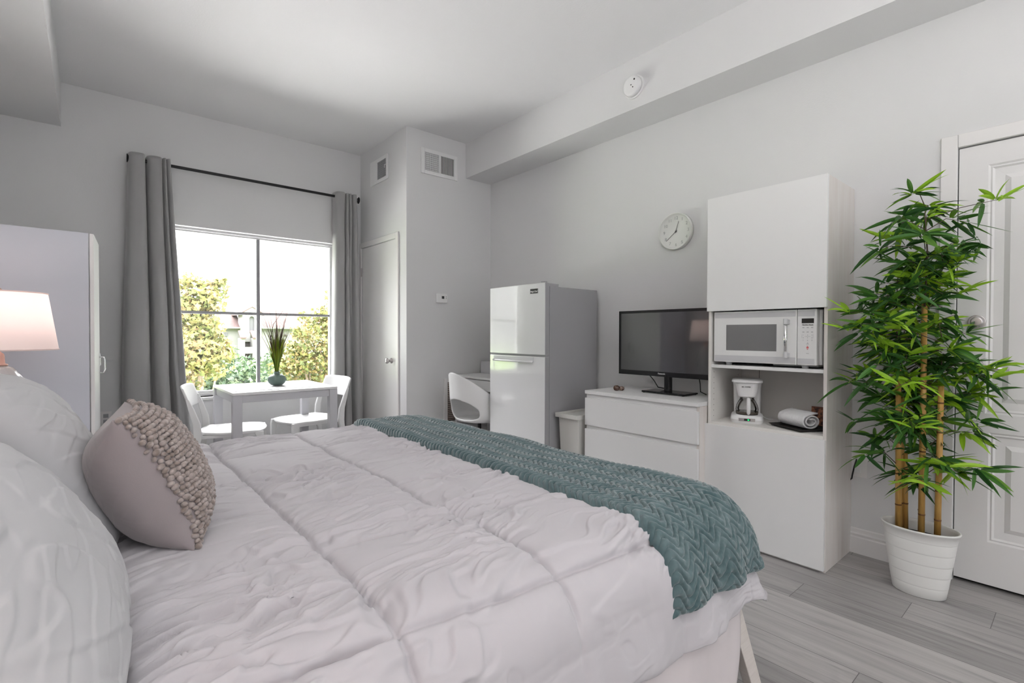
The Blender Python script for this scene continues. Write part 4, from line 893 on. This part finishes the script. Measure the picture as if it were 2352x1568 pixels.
bl = MB().grid(Pb).build('throw_blanket', M['plush'], smooth=True); tag(bl, 'teal plush throw blanket with wavy ribs across the foot of the bed', 'blanket')

# ------------------------------------------------------------------ pillows
def pillow(name, label, cat, c, ux, uy, hw, hh, th, mat, seed, wr=.006, n=170, group=None, thf=None, root=None, sag=0):
    ux = Vector(ux).normalized(); uz_ = ux.cross(Vector(uy)).normalized(); uy = uz_.cross(ux)
    u = np.linspace(-1, 1, n); U, V = np.meshgrid(u, u, indexing='ij')
    def prof(t): return np.clip(1-np.abs(t)**2.6, 0, 1)**.55
    pin = 1-.10*np.abs(V)**0*(1-np.abs(V)**2)*np.abs(U)**6; pin2 = 1-.10*(1-np.abs(U)**2)*np.abs(V)**6
    x = U*hw*pin; y = V*hh*pin2; z = th*prof(U)*prof(V)
    wv = wr*(.6*gn(U*1.3+V*.8, V*2-U, seed)+.22*crease(gn(U*1.6-V*.8, V*3.2+U*2.4, seed+1), .05, .35)+.13*crease(gn(U*2.6+V, V*6-U*4, seed+4), .07, .35))
    edge_ = (1-np.abs(U)**8)*(1-np.abs(V)**8)
    def surf(sg, k):
        zz = sg*(z*k+wv*edge_)
        P = np.zeros((n, n, 3))
        for i in range(3): P[..., i] = c[i]+ux[i]*x+uy[i]*y+uz_[i]*(zz+0)
        P[..., 2] -= sag*(1-U**2)*(V > 0)*V
        return P
    k1, k2 = (thf or (1, 1)); m = MB().grid(surf(1, k1)); o = len(m.v); m.grid(surf(-1, k2))
    m.f[(n-1)*(n-1):] = [f_[::-1] for f_ in m.f[(n-1)*(n-1):]]
    ob = m.build(name, mat, root, smooth=True)
    w_ = ob.modifiers.new('weld', 'WELD'); w_.merge_threshold = .0004
    if root is None: tag(ob, label, cat, group)
    return ob, ux, uy, uz_
# leaning bed pillows: near and far
pillow('pillow', 'big white pillow nearest the viewer, standing against the head of the bed', 'pillow', (-.135, 1.02, .80), (0.05, 1, 0), (-.62, 0, 1), .37, .25, .14, M['pillowc'], 41, .009, group='white bed pillows')
pillow('pillow', 'white pillow behind the nearest pillow on the window side of the bed', 'pillow', (-.105, 1.74, .842), (-.06, 1, 0), (-.50, 0, 1), .33, .25, .12, M['pillowc'], 44, .009, group='white bed pillows')
pillow('pillow', 'white pillow lying low behind the front pillows by the wall', 'pillow', (-.38, 2.42, .765), (0, 1, 0), (-.9, 0, 1), .28, .20, .08, M['pillowc'], 47, .007, group='white bed pillows')
# taupe cushion with chunky knit face
cu = thing('cushion', 'taupe square cushion with a chunky bobble-knit front leaning on the pillows', 'cushion', (.20, 1.55, .67))
cc_ = Vector((.125, 1.53, .825))
ob, ux, uy, uz_ = pillow('cover', '', '', cc_, (.10, 1, 0), (-.46, 0, 1), .176, .176, .112, M['taupe'], 51, .003, root=cu, thf=(.82, 1.1))
m = MB(); rg = random.Random(5)
def ico():
    import bmesh
    bm = bmesh.new(); bmesh.ops.create_icosphere(bm, subdivisions=2, radius=1); v = [tuple(p.co) for p in bm.verts]; f_ = [tuple(q.index for q in t_.verts) for t_ in bm.faces]; bm.free(); return v, f_
iv, if_ = ico()
nR_, nC_ = 31, 35
for i in range(nR_):
    for j in range(nC_):
        v = -1+2*(i+.5)/nR_; u = -1+2*(j+.5+(.5 if i % 2 else 0)*.6+rg.uniform(-.2, .2))/nC_
        u = max(-.985, min(.985, u))
        pr = lambda t: max(0, 1-abs(t)**2.6)**.55
        pin = 1-.10*(1-v*v)*abs(u)**6; pin2 = 1-.10*(1-u*u)*abs(v)**6
        base = cc_+ux*(u*.176*pin)+uy*(v*.176*pin2)+uz_*(.112*.82*pr(u)*pr(v)+.003)
        # outward normal by finite difference
        e = .03
        def S(u_, v_): return ux*(u_*.176)+uy*(v_*.176)+uz_*(.092*pr(u_)*pr(v_))
        nn = (S(min(.99, u+e), v)-S(max(-.99, u-e), v)).cross(S(u, min(.99, v+e))-S(u, max(-.99, v-e))).normalized()
        t1_ = (ux-nn*ux.dot(nn)).normalized(); t2_ = nn.cross(t1_)
        r_ = rg.uniform(.0056, .0080); a1_, a2_, a3_ = r_*rg.uniform(.85, 1.35), r_*rg.uniform(.8, 1.05), r_*rg.uniform(.9, 1.2)
        base = base+nn*rg.uniform(-.002, .004); ang = rg.uniform(-.6, .6); ca, sa = math.cos(ang), math.sin(ang); k1_, k2_ = t1_*ca+t2_*sa, t2_*ca-t1_*sa
        m.add([base+k1_*(p[0]*a1_)+k2_*(p[1]*a2_)+nn*(p[2]*a3_) for p in iv], if_)
m.build('knit_front', M['knit'], cu, smooth=True)

# ------------------------------------------------------------------ potted bamboo
px, py = 2.875, .505
pt = thing('potted_bamboo', 'tall artificial bamboo plant in an oval white pot beside the door', 'plant', (px, py, 0))
SX, SY = .095, .139; PH = .305
def rr_(t): return .70+.30*t
prof = [(.66, .0), (.70, .004)]
for k in range(1, 6):
    z = PH*k/6; prof += [(rr_((z-.0018)/PH), z-.0018), (rr_(k/6)-.0025, z-.0012), (rr_(k/6)-.0025, z), (rr_(k/6)+.005, z+.0008), (rr_((z+.004)/PH)+.002, z+.004)]
prof += [(1.0, PH-.012), (1.035, PH-.010), (1.045, PH-.004), (1.03, PH), (.985, PH-.002), (.975, PH-.015), (.93, PH-.07), (.90, PH-.08)]
m = MB().lathe(prof, (px, py, 0), 72, SX, SY); m.f = m.f[:-1]
m.build('pot', M['pot'], pt, smooth=True)
MB().lathe([(.93, PH-.052), (.5, PH-.047), (.001, PH-.045)], (px, py, 0), 48, SX, SY).build('soil', M['soil'], pt)
canes = [(-.01, .075, 1.02, .35), (.03, .055, .62, .6), (.035, .072, .9, .5), (-.005, -.008, 1.30, .9), (.03, -.001, 1.32, .75), (.005, -.062, .95, 1.0)]
tips = []
def leafstrip(m, at_, p, d, L_, w, droop, c, rg):
    d = d.normalized(); side_ = d.cross(Vector((0, 0, 1)))
    if side_.length < .1: side_ = Vector((1, 0, 0))
    side_ = side_.normalized(); roll_ = rg.uniform(-1.1, 1.1); nrm = side_.cross(d)
    side_ = side_*math.cos(roll_)+nrm*math.sin(roll_); nrm = side_.cross(d)
    o = len(m.v); n_ = 6
    for k in range(n_):
        s = k/(n_-1); q = p+d*(L_*s)+Vector((0, 0, -droop*L_*s*s)); wd = w*(math.sin(math.pi*min(1, .12+s*.88))**.7)*(1-.2*s)+.0002
        for (e2, lift) in ((-1, .25), (0, 0), (1, .25)): m.v.append(tuple(q+side_*(wd*e2)+nrm*(wd*lift))); at_.append(c)
        if k:
            b = o+3*k
            m.f.append((b-3, b-2, b+1, b)); m.f.append((b-2, b-1, b+2, b+1))
def env(z):   # half-spread of the foliage (towards screen left, right) at height z
    pts = [(.30, .05, .03), (.45, .12, .06), (.58, .22, .14), (.75, .25, .27), (.95, .29, .33), (1.15, .31, .34), (1.32, .36, .34), (1.42, .22, .20), (1.55, .20, .18), (1.68, .21, .24), (1.78, .17, .20), (1.90, .08, .08)]
    for (a, b) in zip(pts, pts[1:]):
        if a[0] <= z <= b[0]:
            t = (z-a[0])/(b[0]-a[0]); return a[1]+(b[1]-a[1])*t, a[2]+(b[2]-a[2])*t
    return .05, .05
rg = random.Random(12)
for ci, (dx, dy, hz, ph_) in enumerate(canes):
    bx2, by2 = px+dx, py+dy; tilt = Vector((dx*.10, dy*.10, 0)); m = MB(); rr0 = .0125 if ci not in (1,) else .010
    p0 = Vector((bx2, by2, PH-.05)); p1 = Vector((bx2, by2, hz))+tilt; nseg = int((hz-.25)/.135)
    cn = MB().tube([p0, p1], [rr0, rr0*.86], 16).build('cane', M['bamboo'], pt, smooth=False, bevel=.0)
    for p_ in cn.data.polygons: p_.use_smooth = len(p_.vertices) == 4
    for k in range(1, nseg+1):
        f_ = (k-.3*ph_)/(nseg+.3); q = p0.lerp(p1, min(.98, f_)); r_ = rr0*(1-.14*f_); MB().tube([q-Vector((0, 0, .0035)), q, q+Vector((0, 0, .0035))], [r_*1.03, r_*1.09, r_*1.03], 16).build('joint_ring', M['node'], cn)
    # twigs and leaves springing from this cane
    lm = MB(); la = []; tm = MB(); nb_ = (18, 10, 14, 26, 25, 19)[ci]
    ztop = min(1.76, hz+.52 if ci in (3, 4) else hz+.48+.1*ph_)
    zlow = (.46, .75, .60, .50, .68, .52)[ci]
    if ci in (0, 3, 4):     # long central twig above the cane top
        tm.tube([p1, Vector((p1.x-.01, p1.y+.01*(1 if ci == 0 else -1), (hz+ztop)/2)), Vector((p1.x-.02, p1.y, ztop-.03))], [.004, .003, .0015], 6)
    for k in range(nb_):
        z = zlow+(ztop-zlow)*(k+rg.random())/nb_; la_, ra_ = env(min(z+.06, 1.9))
        src = p0.lerp(p1, max(0, min(1, (z-PH)/(hz-PH)))) if z < hz else Vector((p1.x, p1.y, z))
        # direction on screen: left is (-X,+Y), right is (+X,-Y)
        ang = rg.uniform(-1, 1); lr = ang*(la_ if ang < 0 else ra_)
        depth = rg.uniform(-.26, .16)*(1-abs(ang)*.4) if abs(ang) > .38 or rg.random() < .3 else rg.uniform(.0, .2)
        rtv = Vector((.75, -.66, 0)); fwv = Vector((.66, .75, 0))
        tip = Vector((px, py, 0))+rtv*lr+fwv*depth; tip.z = z+rg.uniform(.0, .07)
        tip.x = min(tip.x, WX-.06); mid_ = src.lerp(tip, .5)+Vector((0, 0, rg.uniform(.01, .05)))
        tm.tube([src, mid_, tip], [.0022, .0016, .001], 5)
        for cl_ in range(rg.choice((3, 3, 4))):
            f_ = rg.uniform(.30, 1) if cl_ else 1.0; q = src.lerp(mid_, f_*2) if f_ < .5 else mid_.lerp(tip, f_*2-1)
            bright = rg.random() < .25
            for l_ in range(rg.choice((4, 5, 5))):
                out = (tip-src); out.z = 0; out = out.normalized() if out.length > .01 else Vector((1, 0, 0))
                a_ = rg.uniform(-2.3, 2.3); d_ = Vector((out.x*math.cos(a_)-out.y*math.sin(a_), out.x*math.sin(a_)+out.y*math.cos(a_), rg.uniform(-.7, .75)))
                L_ = rg.uniform(.07, .15); qq = q+d_*.008
                if qq.x+d_.normalized().x*L_ > WX-.02: d_.x = -abs(d_.x)*.4
                if f_ > .9 and bright: d_.z = abs(d_.z)+.15
                c_ = rg.uniform(.84, 1) if bright else rg.random()**1.3*.72
                leafstrip(lm, la, qq, d_, L_, rg.uniform(.0078, .0125), rg.uniform(-.05, .45), c_, rg)
    lm.a = la; tw_ = tm.build('twigs', M['twig'], cn, smooth=True); lm.build('foliage', M['leaf'], cn, smooth=False)

# ------------------------------------------------------------------ outdoors
struct(MB().box(-150, 220, 13, 400, -8.2, -8.0).build('ground', M['lawn']))
struct(MB().box(-3, 6, WY+.27, 11.2, -.32, -.12).build('bounce_ledge', new_mat('pale_bounce_surface', (.82, .82, .81), .8, bump=(20, .2, .004))))   # pale ledge added below the window to bounce daylight onto the ceiling
def at(x, y, Y):   # point of the photograph carried out to the plane at distance Y
    d = fw*FPX+rt*(x-1176)-up*(y-784); t_ = Y/d[1]; return (d[0]*t_, Y, CAMH+d[2]*t_)
LOBES = ((-1, 0), (-.45, .28), (-.35, .8), (.1, .35), (1, .05), (.15, -.32), (-.3, -.82), (-.5, -.25), (-.75, -.08))
def leafcloud(m, at_, c, rad, n, size, rg, squash=.8, lo=0, hi=1):
    for i in range(n):
        v = Vector((rg.gauss(0, 1), rg.gauss(0, 1), rg.gauss(0, 1))).normalized(); r_ = rg.random()**.45
        p = Vector(c)+Vector((v.x*rad*r_, v.y*rad*r_, v.z*rad*squash*r_)); t1_ = Vector((rg.gauss(0, 1), rg.gauss(0, 1), rg.gauss(0, 1))).normalized(); t2_ = t1_.cross(v+Vector((.01, 0, 0))).normalized(); s = size*rg.uniform(.6, 1.3)
        o = len(m.v); m.v.extend([tuple(p+t1_*(s*x_)+t2_*(s*y_)) for (x_, y_) in LOBES]); m.f.append(tuple(range(o, o+9))); at_ += [lo+(hi-lo)*rg.random()]*9
def tree(name, label, cat, blobs, base, mat, size, n, seed, lo=0, hi=1, group=None):
    rg = random.Random(seed); t_ = thing(name, label, cat, (base[0], base[1], -8), group); m = MB(); at_ = []
    tr = MB(); c0 = Vector((base[0], base[1], -8)); top_ = Vector(blobs[0][0]); tr.tube([c0, c0.lerp(top_, .55)+Vector((.1, 0, 0)), top_], [.18, .12, .03], 8)
    for (c, r_) in blobs:
        leafcloud(m, at_, c, r_, int(n*r_**2.2), size, rg, .9, lo, hi)
        for k in range(5): leafcloud(m, at_, Vector(c)+Vector((rg.uniform(-1, 1), rg.uniform(-1, 1), rg.uniform(-.7, 1)))*r_*.8, r_*.42, int(n*r_**2.2*.16), size, rg, .8, lo, hi)
        tr.tube([c0.lerp(top_, .6), Vector(c)], [.05, .012], 6)
    tr.build('trunk', M['bark'], t_); m.a = at_; m.build('crown', mat, t_)
def B_(x, y, Y, r_): return (at(x, y, Y), r_)
tree('maple_tree', 'tall yellow-green autumn tree outside at the left of the window', 'tree', [B_(440, 790, 12, .65), B_(435, 700, 12, .55), B_(470, 690, 12, .45), B_(487, 665, 12, .32), B_(430, 650, 12, .25), B_(450, 735, 12, .5), B_(470, 820, 12, .6), B_(415, 850, 12, .6), B_(505, 815, 12, .28), B_(470, 760, 12, .4)], at(420, 784, 12.5), M['gfoil'], .066, 1300, 61, .25, 1)
tree('maple_tree', 'yellow-green tree outside at the right of the window', 'tree', [B_(735, 800, 13, .7), B_(720, 750, 13, .45), B_(755, 725, 13, .45), B_(700, 820, 13, .6), B_(768, 680, 13, .28), B_(690, 770, 13, .2), B_(665, 850, 13, .5), B_(745, 860, 13, .6), B_(697, 727, 13, .16), B_(775, 760, 13, .5)], at(740, 784, 13.5), M['gfoil'], .064, 1300, 62, .15, 1)
for i, (x, y, Y, r_, lb) in enumerate(((560, 885, 19, 1.15, 'round green tree in front of the apartment building'), (612, 882, 27, 1.7, 'green tree behind the vase outside, right of the window bar'), (503, 880, 15.6, .95, 'low green tree beneath the left autumn tree'), (455, 893, 14.6, .8, 'lowest green shrub at the bottom left of the window'), (672, 866, 36, 2.2, 'green tree between the grass spray and the right autumn tree'), (760, 885, 17, 1.0, 'green bush low at the right of the window'), (585, 915, 15.5, .8, 'green bush hidden low behind the table'))):
    tree('bushy_tree', lb, 'tree', [(at(x, y, Y), r_), (at(x-20, y+25, Y), r_*.9), (at(x+22, y+22, Y), r_*.9), (at(x, y+60, Y), r_)], at(x, y, Y+.5), M['bfoil'], .085, 620, 70+i, 0, 1, 'green trees below the window')
YB = 112
bl_ = thing('apartment_building', 'white apartment building with reddish tiled roof and arched stair tower far outside', 'building', (at(600, 800, YB)[0], YB, -8))
def PX(x, y=770): return at(x, y, YB)[0]
def PZ(y, x=600): return at(x, y, YB)[2]
MB().box(PX(470), PX(552), YB+1, YB+12, -8, PZ(752)).build('wall', M['stucco'], bl_)
MB().box(PX(595), PX(760), YB+1, YB+12, -8, PZ(752)).build('wall', M['stucco'], bl_)
def roof(xa, xb, ye, yr, Ya, Yb_, xi0=0, xi1=0):
    a, b = PX(xa), PX(xb); ze, zr2 = PZ(ye), PZ(yr); return MB().hexa([(a, Ya, ze-.15), (b, Ya, ze-.15), (b, Yb_, ze-.15), (a, Yb_, ze-.15), (a+xi0, (Ya+Yb_)/2-.2, zr2), (b-xi1, (Ya+Yb_)/2-.2, zr2), (b-xi1, (Ya+Yb_)/2+.2, zr2), (a+xi0, (Ya+Yb_)/2+.2, zr2)])
roof(462, 556, 752, 722, YB, YB+10, 1.5, 0).build('roof', M['roof'], bl_)
roof(585, 775, 752, 703, YB, YB+12, 0, 6.5).build('roof', M['roof'], bl_)
for (a, b) in ((462, 556), (592, 775)): MB().box(PX(a), PX(b), YB-.2, YB, PZ(754.5), PZ(751.5)).build('fascia', M['stucco'], bl_)
# arched tower with gable
tw0, tw1 = PX(552), PX(595); zt_ = PZ(724); ac = PX(573); ar = (PX(579)-PX(567))/2; az = PZ(733)
pts = [(tw0, -8), (ac-ar, -8), (ac-ar, PZ(762))]
m = MB().box(tw0, ac-ar, YB-2, YB+2, PZ(760), zt_).box(ac+ar, tw1, YB-2, YB+2, PZ(760), zt_).box(tw0, tw1, YB-2, YB+2, -8, PZ(760))
n = 12
for i in range(n):
    a0_, a1_ = math.pi*i/n, math.pi*(i+1)/n; xA, xB = ac+ar*math.cos(a0_), ac+ar*math.cos(a1_); zA, zB = az+ar*math.sin(a0_), az+ar*math.sin(a1_)
    m.hexa([(xB, YB-2, zB), (xA, YB-2, zA), (xA, YB+2, zA), (xB, YB+2, zB), (xB, YB-2, zt_), (xA, YB-2, zt_), (xA, YB+2, zt_), (xB, YB+2, zt_)])
m.build('stair_tower', M['stucco'], bl_)
MB().box(ac-ar, ac+ar, YB-1.6, YB-1.4, PZ(760), az+ar).build('arch_recess', M['stucco2'], bl_)
MB().prism([(tw0-.5, zt_), (tw1+.5, zt_), ((tw0+tw1)/2, PZ(706.5))], 1, YB-2.1, YB+2).build('gable', M['stucco'], bl_)
MB().prism([(tw0+.6, zt_+.05), (tw1-.6, zt_+.05), ((tw0+tw1)/2, PZ(711))], 1, YB-2.25, YB-2.1).build('gable_recess', M['stucco2'], bl_)
m = MB(); gx = (tw0+tw1)/2
m.hexa([(gx, YB-2.2, PZ(707)), (tw1+.7, YB-2.2, zt_-.1), (tw1+.7, YB+5, zt_-.1), (gx, YB+5, PZ(707)), (gx, YB-2.2, PZ(705.6)), (tw1+.7, YB-2.2, zt_+.15), (tw1+.7, YB+5, zt_+.15), (gx, YB+5, PZ(705.6))])
m.hexa([(tw0-.7, YB-2.2, zt_-.1), (gx, YB-2.2, PZ(707)), (gx, YB+5, PZ(707)), (tw0-.7, YB+5, zt_-.1), (tw0-.7, YB-2.2, zt_+.15), (gx, YB-2.2, PZ(705.6)), (gx, YB+5, PZ(705.6)), (tw0-.7, YB+5, zt_+.15)])
m.build('roof', M['roof'], bl_)
# stepped entry bay with shed roofs and balconies
MB().box(PX(541), PX(549), YB-5, YB-2, -8, PZ(776)).build('pier', M['stucco'], bl_)
MB().box(PX(566.5), PX(574.5), YB-5, YB-2, -8, PZ(776)).build('pier', M['stucco'], bl_)
for (xa, xb) in ((538, 562), (566, 588)):
    a, b = PX(xa), PX(xb); MB().hexa([(a, YB-5.3, PZ(777)), (a+1.0, YB-5.3, PZ(777)), (b+.1, YB-1.9, PZ(762)), (b-1.6, YB-1.9, PZ(762)), (a, YB-5.3, PZ(774)), (a+1.0, YB-5.3, PZ(774)), (b+.1, YB-1.9, PZ(759)), (b-1.6, YB-1.9, PZ(759))]).build('shed_roof', M['roof'], bl_)
MB().box(PX(549), PX(566.5), YB-3, YB-2.2, PZ(784), PZ(766)).build('wall', M['stucco'], bl_)
for (o0, o1, r1_) in ((784, 795, 810), (810, 825, 841)):
    w_ = MB().box(PX(549), PX(566.5), YB-2.4, YB-2.2, PZ(r1_), PZ(o0)).build('balcony_opening', M['bwin'], bl_)
    MB().box(PX(549), PX(566.5), YB-4.9, YB-4.7, PZ(r1_-1), PZ(o1)).build('balcony_rail', M['stucco'], w_)
for (xa, xb, ya, yb) in ((655, 661, 768, 772), (681, 689, 764, 778), (497, 505, 765, 772), (515, 525, 765, 772)):
    MB().box(PX(xa), PX(xb), YB+.8, YB+1.0, PZ(yb), PZ(ya)).build('window', M['bwin'] if xa > 600 else M['stucco2'], bl_)
MB().box(PX(665), PX(673), YB+3, YB+4, PZ(708), PZ(700)).build('chimney', M['stucco'], bl_)
